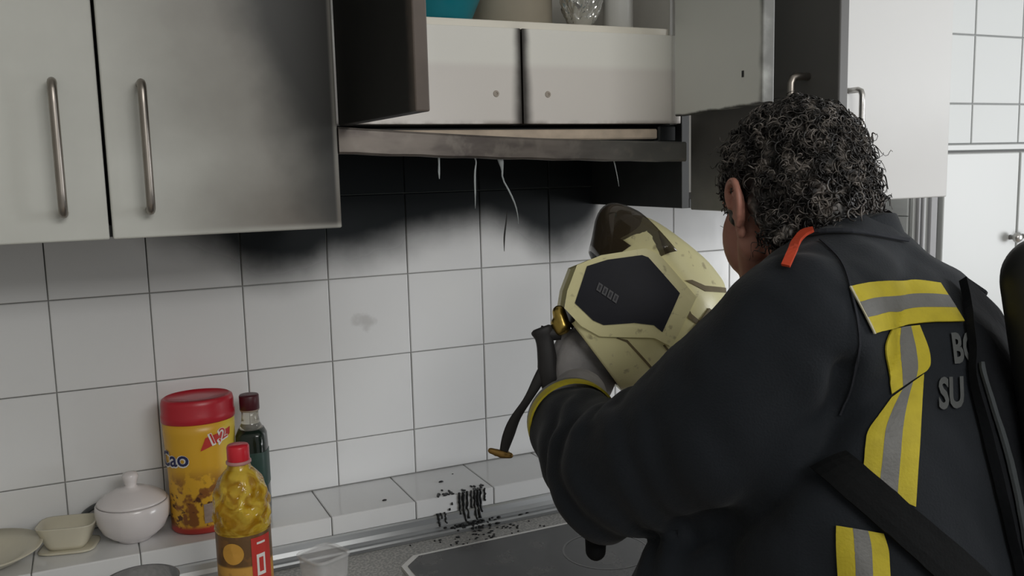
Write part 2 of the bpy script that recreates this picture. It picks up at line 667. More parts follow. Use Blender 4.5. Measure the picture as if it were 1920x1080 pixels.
def handle(door, x, z0, z1, yface, mat, out=0.032, r=0.0055, rotm=None):
    p = [(x, yface + 0.001, z0), (x, yface - out + .010, z0), (x, yface - out + 0.003, z0 + .003), (x, yface - out, z0 + .010)]
    p += [(x, yface - out, z0 + (z1 - z0) * k / 6) for k in range(1, 6)]
    p += [(x, yface - out, z1 - .010), (x, yface - out + 0.003, z1 - .003), (x, yface - out + .010, z1), (x, yface + 0.001, z1)]
    m = tube('handle', p, r, 12, up=(1, 0, 0))
    if rotm is not None: xf(m, rotm)
    return put('handle', m, mat, door, smooth=True)


# ---- left cabinet, two doors
cab = empty('wall_cabinet', (0.09, -0.16, ZCB))
tag(cab, 'smoke-stained white two-door wall cabinet with steel bar handles, left of the hood', 'cabinet')
carcass(cab, -0.210, 0.394, ZCB + 0.002, ZCT, mr=CARC_S, mb=CARC_S)
for x0, x1, hx in ((-0.209, 0.0905, 0.040), (0.0945, 0.3955, 0.141)):
    d = put('door', boxm('door', x0, x1, DF, DF + DT, ZCB, ZCT, 0.0025, 3), S_LEFT, cab)
    handle(d, hx, 1.492, 1.653, DF, SOOTY_STEEL)
# ---- cupboard over the hood, both doors standing open
HX0, HX1 = 0.397, 0.998
hc = empty('hood_cupboard', (0.6975, -0.16, 1.602))
tag(hc, 'open white cupboard above the extractor hood with two closed flap panels', 'cabinet')
ZS = 1.762                     # shelf top
put('side_panel', boxm('side', HX0, HX0 + .015, -0.30, -0.001, 1.602, ZCT, 0.0008), CARC, hc)
put('side_panel', boxm('side', HX1 - .015, HX1, -0.30, -0.001, 1.602, ZCT, 0.0008), CARC, hc)
put('shelf', boxm('shelf', HX0 + .015, HX1 - .015, -0.296, -0.008, ZS - 0.018, ZS, 0.001), simple('cream_shelf_edge', (0.86, 0.82, 0.73), 0.45, var=0.05, nscale=12), hc)
put('top_panel', boxm('top', HX0 + .015, HX1 - .015, -0.30, -0.008, ZCT - .016, ZCT), CARC, hc)
put('back_panel', boxm('back', HX0 + .015, HX1 - .015, -0.0075, -0.001, 1.62, ZCT), CARC, hc)
put('bottom_panel', boxm('bottom', HX0 + .015, HX1 - .015, -0.28, -0.008, 1.602, 1.618), CARC_S, hc)
for x0, x1, kx in ((HX0 + .0005, 0.6962, 0.652), (0.6988, HX1 - .0005, 0.742)):
    fp = put('flap_panel', boxm('flap', x0, x1, -0.311, -0.297, 1.603, ZS - 0.013, 0.0012, 2), S_FLAP, hc)
    h = lathe('screw_hole', [(0.0052, 0), (0.0048, .0012), (0.0022, .0016), (0.0018, .0003)], 14)
    xf(h, Matrix.Translation((kx, -0.311, 1.649)) @ Matrix.Rotation(PI / 2, 4, 'X'))
    put('screw_hole', h, simple('worn_screw', (0.42, 0.37, 0.32), 0.6), fp)


def swung(hx, hy, ang, w, z0, z1, sgn):
    """matrix that carries a door drawn along +x (sgn 1) or -x (sgn -1) from its hinge, front face -y"""
    return Matrix.Translation((hx, hy, 0)) @ Matrix.Rotation(ang, 4, 'Z')


# left door of the cupboard: hinge on the left, swung 88 degrees, inner face towards the right
d = boxm('door', 0.0, 0.30, 0, DT, 1.600, ZCT, 0.002, 2)
xf(d, swung(0.397, DF, math.radians(-88), 0.3, 0, 0, 1))
put('door', d, S_BLACK, hc)
# right door: hinge on the right, swung 77 degrees, inner face towards the left
d = boxm('door', -0.30, 0.0, 0, DT, 1.614, ZCT, 0.002, 2)
mw = swung(0.992, DF, math.radians(77.5), 0.3, 0, 0, -1)
xf(d, mw)
wd = put('door', d, S_INNER, hc)
h = boxm('h', -0.2465, -0.2415, DT - .001, DT + .001, 1.654, 1.663)
put('latch_hole', xf(h, mw), simple('dark_hole', (0.03, 0.03, 0.03), 0.8), wd)

# ---- cabinet right of the hood: left door open, right door shut
rc = empty('wall_cabinet', (1.32, -0.16, ZCB))
tag(rc, 'white wall cabinet right of the hood, its sooty left door swung open', 'cabinet')
carcass(rc, 1.000, 1.632, ZCB + 0.002, ZCT, ml=CARC_S, mb=CARC_S, shelves=(1.80,))
d = put('door', boxm('door', 1.334, 1.632, DF, DF + DT, ZCB, ZCT, 0.0025, 3), S_RIGHT, rc)
handle(d, 1.362, 1.50, 1.661, DF, STEEL)
d = boxm('door', 0.0, 0.325, 0, DT, ZCB, ZCT, 0.0025, 3)
mg = swung(1.0035, DF, math.radians(-88.5), 0.3, 0, 0, 1)
d = put('door', xf(d, mg), S_GREY, rc)
handle(d, 0.268, 1.492, 1.653, 0, SOOTY_STEEL, rotm=mg)

# ================================================================ extractor hood
FASC = NT('smoked_hood_steel', 0.36, 0.55)
x, y, z = FASC.pos()
n = FASC.noise(9, 4, scl=(1, 1, 3))
n2 = FASC.noise(40, 3)
c = FASC.mix(FASC.sm(n, 0.35, 0.65), (0.20, 0.175, 0.155), (0.10, 0.085, 0.078))
c = FASC.mix(FASC.sm(FASC.math('ADD', x, FASC.math('MULTIPLY', n2, 0.1)), 0.75, 1.0), c, (0.15, 0.15, 0.14))
c = FASC.mix(FASC.math('MULTIPLY', FASC.sm(n2, 0.5, 0.7), 0.5), c, (0.24, 0.215, 0.19))
FASC.col(c)
hood = empty('extractor_hood', (0.695, -0.16, 1.56))
tag(hood, 'soot-stained slim extractor hood with a sagging steel front strip', 'hood')
BURN = simple('burnt_black', (0.008, 0.010, 0.011), 0.35, var=0.5, nscale=40)
put('body', boxm('body', 0.402, 0.985, -0.285, -0.006, 1.575, 1.6005, 0.003), BURN, hood)
v, f = [], []
NX = 24
for i in range(NX + 1):
    u = i / NX
    xx = 0.3965 + 0.598 * u
    zt = 1.5985 - 0.027 * u - 0.004 * math.sin(u * PI)
    zb_ = 1.5605 - 0.0225 * u - 0.002 * math.sin(u * PI) + 0.0006 * math.sin(u * 40)
    for yy, zz in ((-0.329, zb_), (-0.3315, zb_ + .003), (-0.3315, zt - .003), (-0.329, zt), (-0.312, zt), (-0.312, zb_)):
        v.append((xx, yy, zz))
for i in range(NX):
    for k in range(6):
        k2 = (k + 1) % 6
        f.append((i * 6 + k, (i + 1) * 6 + k, (i + 1) * 6 + k2, i * 6 + k2))
f += [(0, 1, 2, 3, 4, 5), tuple(NX * 6 + k for k in (5, 4, 3, 2, 1, 0))]
put('front_strip', pyd('front_strip', v, f), FASC.m, hood)
put('inner_rail', boxm('inner_rail', 0.44, 0.955, -0.304, -0.288, 1.578, 1.5945, 0.002),
    simple('heat_browned_board', (0.58, 0.48, 0.38), 0.7, var=0.45, nscale=30), hood)
put('end_bracket', boxm('end_bracket', 0.956, 0.992, -0.306, -0.286, 1.572, 1.6005, 0.003), BURN, hood)
put('light_cover', boxm('light_cover', 0.55, 0.85, -0.24, -0.17, 1.568, 1.576, 0.003), BURN, hood)
MELT = clear('melted_plastic', (0.80, 0.86, 0.88), 0.12, 0.55)
MELT_D = simple('charred_plastic_string', (0.02, 0.02, 0.02), 0.4)


def drip(path, rad, mat):
    p = smooth_path([(*a, b) for a, b in zip(path, rad)], 14)
    put('melted_drip', tube('drip', [q[:3] for q in p], [max(q[3], 0.0003) for q in p], 7), mat, hood, smooth=True)


drip([(0.5515, -0.318, 1.557), (0.5515, -0.318, 1.545), (0.551, -0.318, 1.532), (0.551, -0.318, 1.521)], [.0022, .0014, .0016, .0006], MELT)
drip([(0.609, -0.318, 1.555), (0.612, -0.318, 1.545), (0.6095, -0.318, 1.528), (0.609, -0.318, 1.50), (0.6085, -0.318, 1.474)], [.0022, .0010, .0016, .0014, .0003], MELT)
drip([(0.6525, -0.318, 1.553), (0.6545, -0.318, 1.543), (0.656, -0.318, 1.532), (0.6565, -0.318, 1.518), (0.668, -0.318, 1.497), (0.6765, -0.318, 1.478), (0.6805, -0.318, 1.462), (0.6815, -0.318, 1.447)],
     [.0058, .0042, .0018, .0013, .0014, .0012, .0007, .0003], MELT)
drip([(0.858, -0.318, 1.545), (0.862, -0.318, 1.53), (0.866, -0.318, 1.512), (0.868, -0.318, 1.50)], [.0012, .0008, .0007, .0003], MELT)
drip([(0.6625, -0.318, 1.468), (0.660, -0.318, 1.450), (0.6565, -0.318, 1.428), (0.6555, -0.318, 1.405)], [.0005, .0011, .0014, .0004], MELT_D)

# ================================================================ worktop, aluminium upstand, hob
ZW = 0.90
WTM = NT('speckled_worktop', 0.3)
WTM.pos()
n = WTM.noise(220, 2)
n2 = WTM.noise(12, 3)
WTM.col(WTM.mix(WTM.sm(n, 0.42, 0.62), (0.28, 0.28, 0.27), (0.48, 0.47, 0.45)))
wt = tag(put('worktop', boxm('worktop', XL + .01, 1.69, -0.62, LEDGE_Y + .004, ZW - 0.03, ZW, 0.003, 2), WTM.m), 'speckled grey stone worktop running below the tiled ledge', 'worktop')
v, f = [], []
prof = [(-0.1475, 0.925), (-0.150, 0.926), (-0.1525, 0.923), (-0.1545, 0.914), (-0.1585, 0.9075), (-0.166, 0.9045), (-0.174, 0.9045), (-0.1765, 0.9065), (-0.179, 0.9065), (-0.181, 0.9035), (-0.186, 0.9005), (-0.1475, 0.9005)]
ALU = NT('aluminium_upstand', 0.32, 0.75)
ALU.pos()
ALU.col(ALU.mix(ALU.noise(20, 4, scl=(0.2, 3, 3)), (0.42, 0.44, 0.46), (0.62, 0.63, 0.64)))
for xx in (XL + .02, 1.69):
    for yy, zz in prof: v.append((xx, yy, zz))
k = len(prof)
f = [(i, (i + 1) % k, k + (i + 1) % k, k + i) for i in range(k)] + [tuple(range(k - 1, -1, -1)), tuple(range(k, 2 * k))]
tag(put('sealing_strip', pyd('strip', v, f), ALU.m), 'long aluminium sealing strip between worktop and ledge', 'strip')

hob = empty('ceramic_hob', (0.79, -0.50, ZW))
tag(hob, 'black glass ceramic hob with pale metal rim under the hood', 'hob')


def plate(x0, x1, y0, y1, z0, z1, ch):
    o = [(x0 + ch, y0), (x1 - ch, y0), (x1, y0 + ch), (x1, y1 - ch), (x1 - ch, y1), (x0 + ch, y1), (x0, y1 - ch), (x0, y0 + ch)]
    v = [(a, b, z0) for a, b in o] + [(a, b, z1) for a, b in o]
    return pyd('plate', v, [tuple(range(7, -1, -1)), tuple(range(8, 16))] + [(i, (i + 1) % 8, 8 + (i + 1) % 8, 8 + i) for i in range(8)])


put('rim', plate(0.478, 1.10, -0.765 + .16, -0.247, ZW + .0004, ZW + .006, 0.03), simple('pale_steel_rim', (0.72, 0.71, 0.68), 0.35, 0.6), hob)
GLS = NT('dark_hob_glass', 0.10)
GLS.pos()
n = GLS.noise(18, 4)
GLS.col(GLS.mix(GLS.sm(n, 0.45, 0.75), (0.022, 0.023, 0.024), (0.075, 0.073, 0.07)))
GLS.rough(GLS.math('ADD', 0.12, GLS.math('MULTIPLY', n, 0.25)))
put('glass_plate', plate(0.487, 1.091, -0.595, -0.256, ZW + .002, ZW + .0075, 0.028), GLS.m, hob)
RNG = simple('grey_print', (0.10, 0.10, 0.10), 0.25)
for cx, cy, r in ((0.795, -0.385, 0.072), (0.98, -0.40, 0.08)):
    v, f = [], []
    for k in range(64):
        a = 2 * PI * k / 64
        for rr in (r, r - 0.0035): v.append((cx + rr * math.cos(a), cy + rr * math.sin(a), ZW + .0078))
    f = [(2 * k, 2 * ((k + 1) % 64), 2 * ((k + 1) % 64) + 1, 2 * k + 1) for k in range(64)]
    put('cooking_zone_ring', pyd('ring', v, f), RNG, hob)
BRN = simple('brown_print', (0.05, 0.022, 0.015), 0.4)
v = [(0.448, -0.268, ZW + .0062), (0.459, -0.258, ZW + .0062), (0.474, -0.263, ZW + .0062), (0.462, -0.272, ZW + .0062)]
v = [(a + .024, b + .012, c) for a, b, c in v]
# ================================================================ OBJECTS


def Wp(px, py, d):
    """point at depth d seen at a pixel of the photograph"""
    return CAM_LOC + (CF + CR * ((px - 960) / FPX) + CU * ((540 - py) / FPX)) * d


# ---- melted and charred drips running over the ledge edge (uncountable crust)
parts = []
rnd = random.Random(3)


def blob(x, y, z, a, b, c):
    parts.append(ellipsoid_vf((x, y, z), (a, 0, 0), (0, b, 0), (0, 0, c), 8, 5))


for k in range(26):                                 # on the ledge top, near its edge
    u = rnd.random()
    x = rnd.choice([0.606, 0.612, 0.62, 0.668, 0.672, 0.645, 0.60]) + rnd.gauss(0, .006)
    y = LEDGE_Y + abs(rnd.gauss(0, .010))
    blob(x, y, LEDGE_Z, rnd.uniform(.0015, .004), rnd.uniform(.002, .006), .0014)
for xs, zb_, w in ((0.590, .905, 2), (0.596, .917, 1), (0.603, .908, 1.3), (0.613, .930, 1.2), (0.618, .941, 1), (0.632, .918, 1.4), (0.640, .905, 2.0), (0.647, .909, 1.6), (0.655, .925, 1.2), (0.662, .904, 1.8), (0.668, .906, 2.4), (0.673, .915, 1.6), (0.682, .933, 1.3)):
    zt = LEDGE_Z - 0.001 if xs > 0.625 else rnd.uniform(.922, .956)
    if xs < 0.606: zt = 0.926
    pth, rr = [], []
    for j in range(12):
        zz = zt + .002 + (zb_ - zt) * j / 11
        yy = LEDGE_Y - 0.001 if zz > 0.926 else LEDGE_Y - 0.004 - (0.926 - zz) * 0.32
        pth.append((xs + .0022 * noise.noise(Vector((xs * 90, j * .5, 1))), yy, zz))
        rr.append(.0016 * w * (0.75 + .6 * noise.noise(Vector((xs * 70, j * .9, 5)))) + .0004)
    parts.append(tube_vf(pth, rr, 7))
for k in range(60):                                 # pooled on the strip and crumbs on the worktop
    x = rnd.gauss(0.648, .022)
    y = rnd.uniform(-0.186, -0.160)
    blob(x, y, 0.9055 if y > -.18 else 0.903, rnd.uniform(.002, .005), rnd.uniform(.0015, .004), .0022)
for k in range(50):
    blob(rnd.gauss(0.66, .06), rnd.uniform(-0.235, -0.19), ZW + .0006, rnd.uniform(.001, .004), rnd.uniform(.001, .003), .0012)
for x, y, s in ((0.503, -.115, .0045), (0.625, -.075, .005), (0.74, -.176, .006), (0.755, -.172, .004), (0.69, -.19, .004), (0.66, -.045, .002), (0.70, -.15, .003), (0.715, -.15, .002)):
    blob(x, y, LEDGE_Z if y > -.147 else .906, s, s * .5, s * .4)
v, f = join_vf(parts)
CHAR = simple('char_black', (0.010, 0.011, 0.012), 0.35, var=0.5, nscale=60)
tag(put('charred_drips', pyd('charred_drips', v, f), CHAR, smooth=True), 'black melted and charred drips crusted over the ledge edge and strip', 'residue', kind='stuff')

# ---- cocoa canister
def curved_text(name, s, size, a0, zc, rx, ry, mat, parent, origin, lift=0.0006, tilt=0.0, bold=0.0, rot=0.0):
    v, f = text_vf(s, size, bold)
    out = []
    ct, st = math.cos(tilt), math.sin(tilt)
    mx = max(p[0] for p in v) / 2
    my = max(p[1] for p in v) / 2
    for x, y, _ in v:
        x, y = x - mx, y - my
        x, y = x * ct - y * st, x * st + y * ct
        a = a0 + x / ((rx + ry) / 2)
        out.append((origin[0] + (rx + lift) * math.cos(a + rot) if rot else origin[0] + (rx + lift) * math.cos(a), origin[1] + (ry + lift) * math.sin(a), origin[2] + zc + y))
    return put(name, pyd(name, out, f), mat, parent)


CX, CY = 0.206, -0.076
can = empty('cocoa_canister', (CX, CY, LEDGE_Z))
tag(can, 'yellow oval cocoa powder canister with red screw lid standing on the ledge', 'canister')
t = NT('printed_yellow_plastic', 0.32)
x, y, z = t.pos()
n = t.noise(42, 3)
n2 = t.noise(75, 4)
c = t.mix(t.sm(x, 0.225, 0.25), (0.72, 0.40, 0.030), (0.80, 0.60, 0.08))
c = t.mix(t.math('MULTIPLY', t.sm(n, 0.47, 0.56), t.sm(z, 1.075, 1.03)), c, (0.26, 0.095, 0.022))
c = t.mix(t.math('MULTIPLY', t.sm(n2, 0.56, 0.62), t.sm(z, 1.06, 1.02)), c, (0.10, 0.035, 0.015))
c = t.mix(t.sm(z, 0.974, 0.966), c, (0.45, 0.04, 0.03))
t.col(c)
RX, RY = 0.0565, 0.046
pr = [(0.90, 0.0), (0.95, 0.004), (0.955, 0.02), (0.94, 0.06), (0.945, 0.10), (0.975, 0.14), (1.0, 0.165), (1.0, 0.185)]
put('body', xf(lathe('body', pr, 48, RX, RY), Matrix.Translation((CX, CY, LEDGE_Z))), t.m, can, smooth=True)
RED = simple('red_plastic', (0.50, 0.020, 0.035), 0.33, var=0.1)
pr = [(1.0, 0.182), (1.03, 0.184), (1.035, 0.194), (1.01, 0.197), (1.01, 0.212), (0.98, 0.219), (0.90, 0.222), (0.885, 0.219), (0.3, 0.219)]
put('lid', xf(lathe('lid', pr, 48, RX, RY), Matrix.Translation((CX, CY, LEDGE_Z))), RED, can, smooth=True)
NAVY = simple('navy_print', (0.02, 0.025, 0.10), 0.4)
WPR = simple('white_print', (0.80, 0.78, 0.74), 0.4)
RPR = simple('red_print', (0.55, 0.04, 0.03), 0.4)
curved_text('lettering', 'Cao', 0.035, math.radians(-148), 0.128, RX * .985, RY * .985, WPR, can, (CX, CY, LEDGE_Z), 0.0004, 0.06, 0.0022)
curved_text('lettering', 'Cao', 0.035, math.radians(-148), 0.128, RX * .985, RY * .985, NAVY, can, (CX, CY, LEDGE_Z), 0.0009, 0.06, 0.0006)
# tilted red-and-white flash near the lid
def wrapped(name, pts, mat, lift, nu=8, rx=RX, ry=RY):
    """quad given as four (angle deg, height) corners wrapped on the canister"""
    v, f = [], []
    for i in range(nu + 1):
        for j in range(3):
            u, w = i / nu, j / 2
            a = (pts[0][0] * (1 - u) + pts[1][0] * u) * (1 - w) + (pts[3][0] * (1 - u) + pts[2][0] * u) * w
            h = (pts[0][1] * (1 - u) + pts[1][1] * u) * (1 - w) + (pts[3][1] * (1 - u) + pts[2][1] * u) * w
            a = math.radians(a)
            v.append((CX + (rx + lift) * math.cos(a), CY + (ry + lift) * math.sin(a), LEDGE_Z + h))
    for i in range(nu):
        for j in range(2):
            f.append((i * 3 + j, (i + 1) * 3 + j, (i + 1) * 3 + j + 1, i * 3 + j + 1))
    return put(name, pyd(name, v, f), mat, can)


wrapped('printed_flash', [(-95, 0.139), (-40, 0.158), (-38, 0.170), (-86, 0.160)], RPR, 0.0004)
curved_text('lettering', '1,2', 0.026, math.radians(-66), 0.160, RX, RY, WPR, can, (CX, CY, LEDGE_Z), 0.0009, 0.30, 0.0018)
curved_text('lettering', '1,2', 0.026, math.radians(-66), 0.160, RX, RY, RPR, can, (CX, CY, LEDGE_Z), 0.0013, 0.30, 0.0)
wrapped('printed_panel', [(-96, 0.018), (-74, 0.020), (-74, 0.052), (-96, 0.050)], simple('grey_print_panel', (0.34, 0.26, 0.22), 0.5, var=0.3, nscale=150), 0.0005, rx=RX * .955, ry=RY * .955)

# ---- olive oil bottle behind
BX, BY = 0.287, -0.084
bt = empty('olive_oil_bottle', (BX, BY, LEDGE_Z))
tag(bt, 'slim dark olive oil bottle with maroon cap standing on the ledge', 'bottle')


def sqr(r, z, a, lo=0.0, hi=0.148):
    k = 1.0 if z < hi else max(0.0, 1 - (z - hi) / 0.02)
    c, s = abs(math.cos(a + .35)), abs(math.sin(a + .35))
    q = (c ** 4 + s ** 4) ** (-0.25)
    return r * (1 + (q - 1) * 0.8 * k)


pr = [(0.020, 0), (0.0245, .003), (0.0255, .02), (0.0255, .125), (0.0245, .146), (0.0205, .156)]
BOT = simple('dark_green_oil', (0.012, 0.020, 0.015), 0.12, var=0.4)
put('body', xf(lathe('body', pr, 40, fn=sqr), Matrix.Translation((BX, BY, LEDGE_Z))), BOT, bt, smooth=True)
pr = [(0.0205, .156), (0.0155, .165), (0.0140, .176), (0.0138, .190)]
put('neck', xf(lathe('neck', pr, 32), Matrix.Translation((BX, BY, LEDGE_Z))), clear('clear_glass', (0.80, 0.78, 0.70), 0.06, 0.75), bt, smooth=True)
pr = [(0.0148, .188), (0.0162, .189), (0.0162, .2115), (0.0152, .2135), (0.004, .2135)]
put('cap', xf(lathe('cap', pr, 36), Matrix.Translation((BX, BY, LEDGE_Z))), simple('maroon_plastic', (0.075, 0.010, 0.016), 0.4), bt, smooth=True)
pr = [(0.0150, .186), (0.0158, .187), (0.0158, .1895), (0.0150, .190)]
put('collar_ring', xf(lathe('ring', pr, 36), Matrix.Translation((BX, BY, LEDGE_Z))), simple('pale_ring', (0.35, 0.28, 0.22), 0.4), bt, smooth=True)
pr = [(0.0259, .060), (0.0262, .061), (0.0262, .118), (0.0259, .119)]
put('label', xf(lathe('label', pr, 40, fn=sqr, cap=False), Matrix.Translation((BX, BY, LEDGE_Z))), simple('dark_green_label', (0.014, 0.045, 0.035), 0.5, var=0.5, nscale=60), bt, smooth=True)

# ---- sunflower oil bottle on the worktop
OX, OY = 0.227, -0.364
ob = empty('sunflower_oil_bottle', (OX, OY, ZW))
tag(ob, 'large golden sunflower oil bottle with red cap standing on the worktop', 'bottle')


def dia(r, z, a):
    if 0.158 < z < 0.238:
        w = min((z - .158) / .01, (.238 - z) / .02, 1.0)
        p = (z - .158) / 0.0165
        q = a * 7 / PI
        return r * (1 + 0.07 * w * (abs(((p + q) % 2) - 1) + abs(((p - q) % 2) - 1) - 1.0))
    return r


pr = [(0.026, 0), (0.035, .004), (0.0375, .012), (0.0375, .03), (0.0365, .032), (0.0365, .154), (0.0380, .157)]
for k in range(40):
    z = .159 + .079 * k / 39
    u = (z - .159) / .079
    pr.append((0.0378 * math.sqrt(max(0.0, 1 - (max(0, u - .30) / .78) ** 2)), z))
pr += [(0.0145, .2445), (0.0125, .247), (0.0125, .256)]
t = NT('golden_oil', 0.07)
t.pos(True)
nz = t.noise(38, 2, dist=1.0)
t.col(t.mix(t.sm(nz, 0.38, 0.62), (0.52, 0.27, 0.008), (0.98, 0.70, 0.08)))
t.b.inputs['Transmission Weight'].default_value = 0.45
t.b.inputs['IOR'].default_value = 1.4
t.bump(nz, 0.5, 0.006)
put('body', xf(lathe('body', pr, 56, fn=dia), Matrix.Translation((OX, OY, ZW))), t.m, ob, smooth=False)
pr = [(0.0145, .249), (0.0150, .2505), (0.0150, .268), (0.0138, .2705), (0.003, .2710)]
put('cap', xf(lathe('cap', pr, 36), Matrix.Translation((OX, OY, ZW))), simple('bright_red_cap', (0.62, 0.02, 0.035), 0.3), ob, smooth=True)
pr = [(0.0150, .2445), (0.0168, .2455), (0.0168, .2485), (0.0150, .2495)]
put('cap_ring', xf(lathe('ring', pr, 36), Matrix.Translation((OX, OY, ZW))), simple('pink_ring', (0.50, 0.25, 0.24), 0.4), ob, smooth=True)
t = NT('oil_label', 0.4)
x, y, z = t.pos()
n = t.noise(60, 3)
c = t.mix(t.sm(z, ZW + .108, ZW + .112), (0.62, 0.33, 0.06), (0.13, 0.065, 0.02))
c = t.mix(t.math('MULTIPLY', t.sm(n, .5, .6), 0.35), c, (0.30, 0.13, 0.03))
t.col(c)
pr = [(0.0368, .034), (0.0370, .035), (0.0370, .152), (0.0368, .153)]
lb = put('label', xf(lathe('label', pr, 60, cap=False), Matrix.Translation((OX, OY, ZW))), t.m, ob, smooth=True)


def on_bottle(name, pts, mat, lift=0.0006):
    v, f = [], []
    nu = 10
    for i in range(nu + 1):
        for h in (pts[2], pts[3]):
            a = math.radians(pts[0] + (pts[1] - pts[0]) * i / nu)
            v.append((OX + (0.037 + lift) * math.cos(a), OY + (0.037 + lift) * math.sin(a), ZW + h))
    for i in range(nu):
        f.append((2 * i, 2 * i + 2, 2 * i + 3, 2 * i + 1))
    return put(name, pyd(name, v, f), mat, lb)


on_bottle('red_strip', (-84, -36, .034, .149), RPR)
on_bottle('white_mark', (-74, -54, .095, .125), WPR, .0009)
on_bottle('red_strip', (-69, -59, .100, .120), RPR, .0012)
on_bottle('white_mark', (-75, -48, .080, .087), WPR, .0009)
on_bottle('white_mark', (-70, -52, .062, .074), WPR, .0009)
on_bottle('white_mark', (-72, -52, .139, .142), WPR, .0009)
v, f = [(0, 0)], []
for k in range(24): v.append((math.cos(2 * PI * k / 24), math.sin(2 * PI * k / 24)))
vv = [(OX + .0378 * math.cos(math.radians(-122) + p[0] * .40), OY + .0378 * math.sin(math.radians(-122) + p[0] * .40), ZW + .130 + p[1] * .015) for p in v]
put('round_print', pyd('round_print', vv, [(0, 1 + k, 1 + (k + 1) % 24) for k in range(24)]), simple('orange_print', (0.62, 0.32, 0.05), 0.4), lb)

# ---- white sugar bowl with lid
SX, SY = 0.096, -0.078
sb = empty('sugar_bowl', (SX, SY, LEDGE_Z))
tag(sb, 'round white porcelain sugar bowl with knobbed lid on the ledge', 'sugar bowl')
PORC = simple('white_porcelain', (0.74, 0.70, 0.70), 0.18, var=0.02)
pr = [(0.026, 0), (0.027, .003), (0.036, .008), (0.047, .018), (0.0545, .034), (0.0565, .050), (0.0555, .060), (0.0535, .0625), (0.0515, .060), (0.05, .05)]
put('bowl', xf(lathe('bowl', pr, 48), Matrix.Translation((SX, SY, LEDGE_Z))), PORC, sb, smooth=True)
pr = [(0.051, .0615), (0.0535, .0635), (0.051, .0665), (0.040, .075), (0.024, .0825), (0.0105, .0855), (0.0085, .089), (0.0105, .096), (0.0125, .103), (0.0105, .1085), (0.003, .1100)]
put('lid', xf(lathe('lid', pr, 48), Matrix.Translation((SX, SY, LEDGE_Z))), PORC, sb, smooth=True)

# ---- small cream dish on a saucer, cream plate leaning at the picture edge, dark ladle end
CREAM = simple('cream_porcelain', (0.62, 0.58, 0.46), 0.25, var=0.05)
dx, dy = 0.001, -0.068
ds = empty('cream_butter_dish', (dx, dy, LEDGE_Z))
tag(ds, 'small cream trapezoid dish on its flat base beside the sugar bowl', 'dish')


def rounded(name, secs, n=32, p=5):
    v, f = [], []
    for z, a, b in secs:
        for k in range(n):
            t_ = 2 * PI * k / n
            c, s = math.cos(t_), math.sin(t_)
            q = (abs(c) ** p + abs(s) ** p) ** (-1 / p)
            v.append((a * q * c, b * q * s, z))
    for i in range(len(secs) - 1):
        for k in range(n):
            k2 = (k + 1) % n
            f.append((i * n + k, i * n + k2, (i + 1) * n + k2, (i + 1) * n + k))
    f += [tuple(range(n - 1, -1, -1)), tuple((len(secs) - 1) * n + k for k in range(n))]
    return pyd(name, v, f)


MD = Matrix.Translation((dx, dy, LEDGE_Z)) @ Matrix.Rotation(-0.25, 4, 'Z')
put('base_plate', xf(rounded('base', [(0, .036, .030), (.002, .042, .033), (.004, .042, .033), (.0045, .038, .03)]), MD), CREAM, ds, smooth=True)
put('dish', xf(rounded('dish', [(.0045, .026, .024), (.012, .031, .027), (.040, .043, .030), (.042, .044, .031), (.042, .041, .028), (.020, .033, .024), (.012, .02, .015)]), MD), CREAM, ds, smooth=True)
pr = [(0.030, 0), (0.034, 0), (0.060, .012), (0.082, .024), (0.084, .0255), (0.083, .0275), (0.058, .0165), (0.03, .005)]
pl = lathe('plate', pr, 56)
xf(pl, Matrix.Translation((-0.118, -0.088, LEDGE_Z + .0005)))
plo = tag(put('cream_plate', pl, CREAM, smooth=True), 'shallow cream plate lying on the ledge at the left picture edge', 'plate')
sp = tube('ladle', smooth_path([(0.006, -0.018, .961), (0.018, -0.020, .985), (0.032, -0.022, .998), (0.050, -0.022, 1.004), (0.075, -0.020, .998)], 14), 0.0065, 10, 0.6)
tag(put('dark_ladle_handle', sp, simple('dark_plastic', (0.06, 0.065, 0.07), 0.4), smooth=True), 'dark curved utensil handle behind the sugar bowl and cream dish', 'utensil')

# ---- clear plastic tub and a glass bowl at the bottom edge
KX, KY = 0.338, -0.352
tb = empty('plastic_tub', (KX, KY, ZW))
tag(tb, 'clear plastic tub standing on the worktop beside the oil bottle', 'tub')
CLR = clear('clear_plastic', (0.80, 0.80, 0.80), 0.15, 0.0, 1.4, 0.28)
MD = Matrix.Translation((KX, KY, ZW)) @ Matrix.Rotation(0.4, 4, 'Z')
put('body', xf(rounded('tub', [(0.0005, .022, .022), (.003, .024, .024), (.085, .029, .029), (.085, .028, .028), (.004, .023, .023)]), MD), CLR, tb, smooth=True)
put('rim', xf(rounded('rim', [(.083, .029, .029), (.084, .0315, .0315), (.0875, .0315, .0315), (.0885, .029, .029), (.0875, .0275, .0275), (.083, .0275, .0275), (.083, .029, .029)]), MD), CLR, tb, smooth=True)
GX, GY = 0.093, -0.330
gl = lathe('glass', [(0.03, 0.0005), (0.034, .003), (0.046, .05), (0.050, .090), (0.0505, .0925), (0.049, .093), (0.044, .05), (0.031, .006)], 48)
tag(put('glass_bowl', xf(gl, Matrix.Translation((GX, GY, ZW))), clear('grey_glass', (0.80, 0.80, 0.82), 0.08, 0.85), smooth=True),
    'grey glass bowl on the worktop, only its rim showing at the bottom', 'bowl')

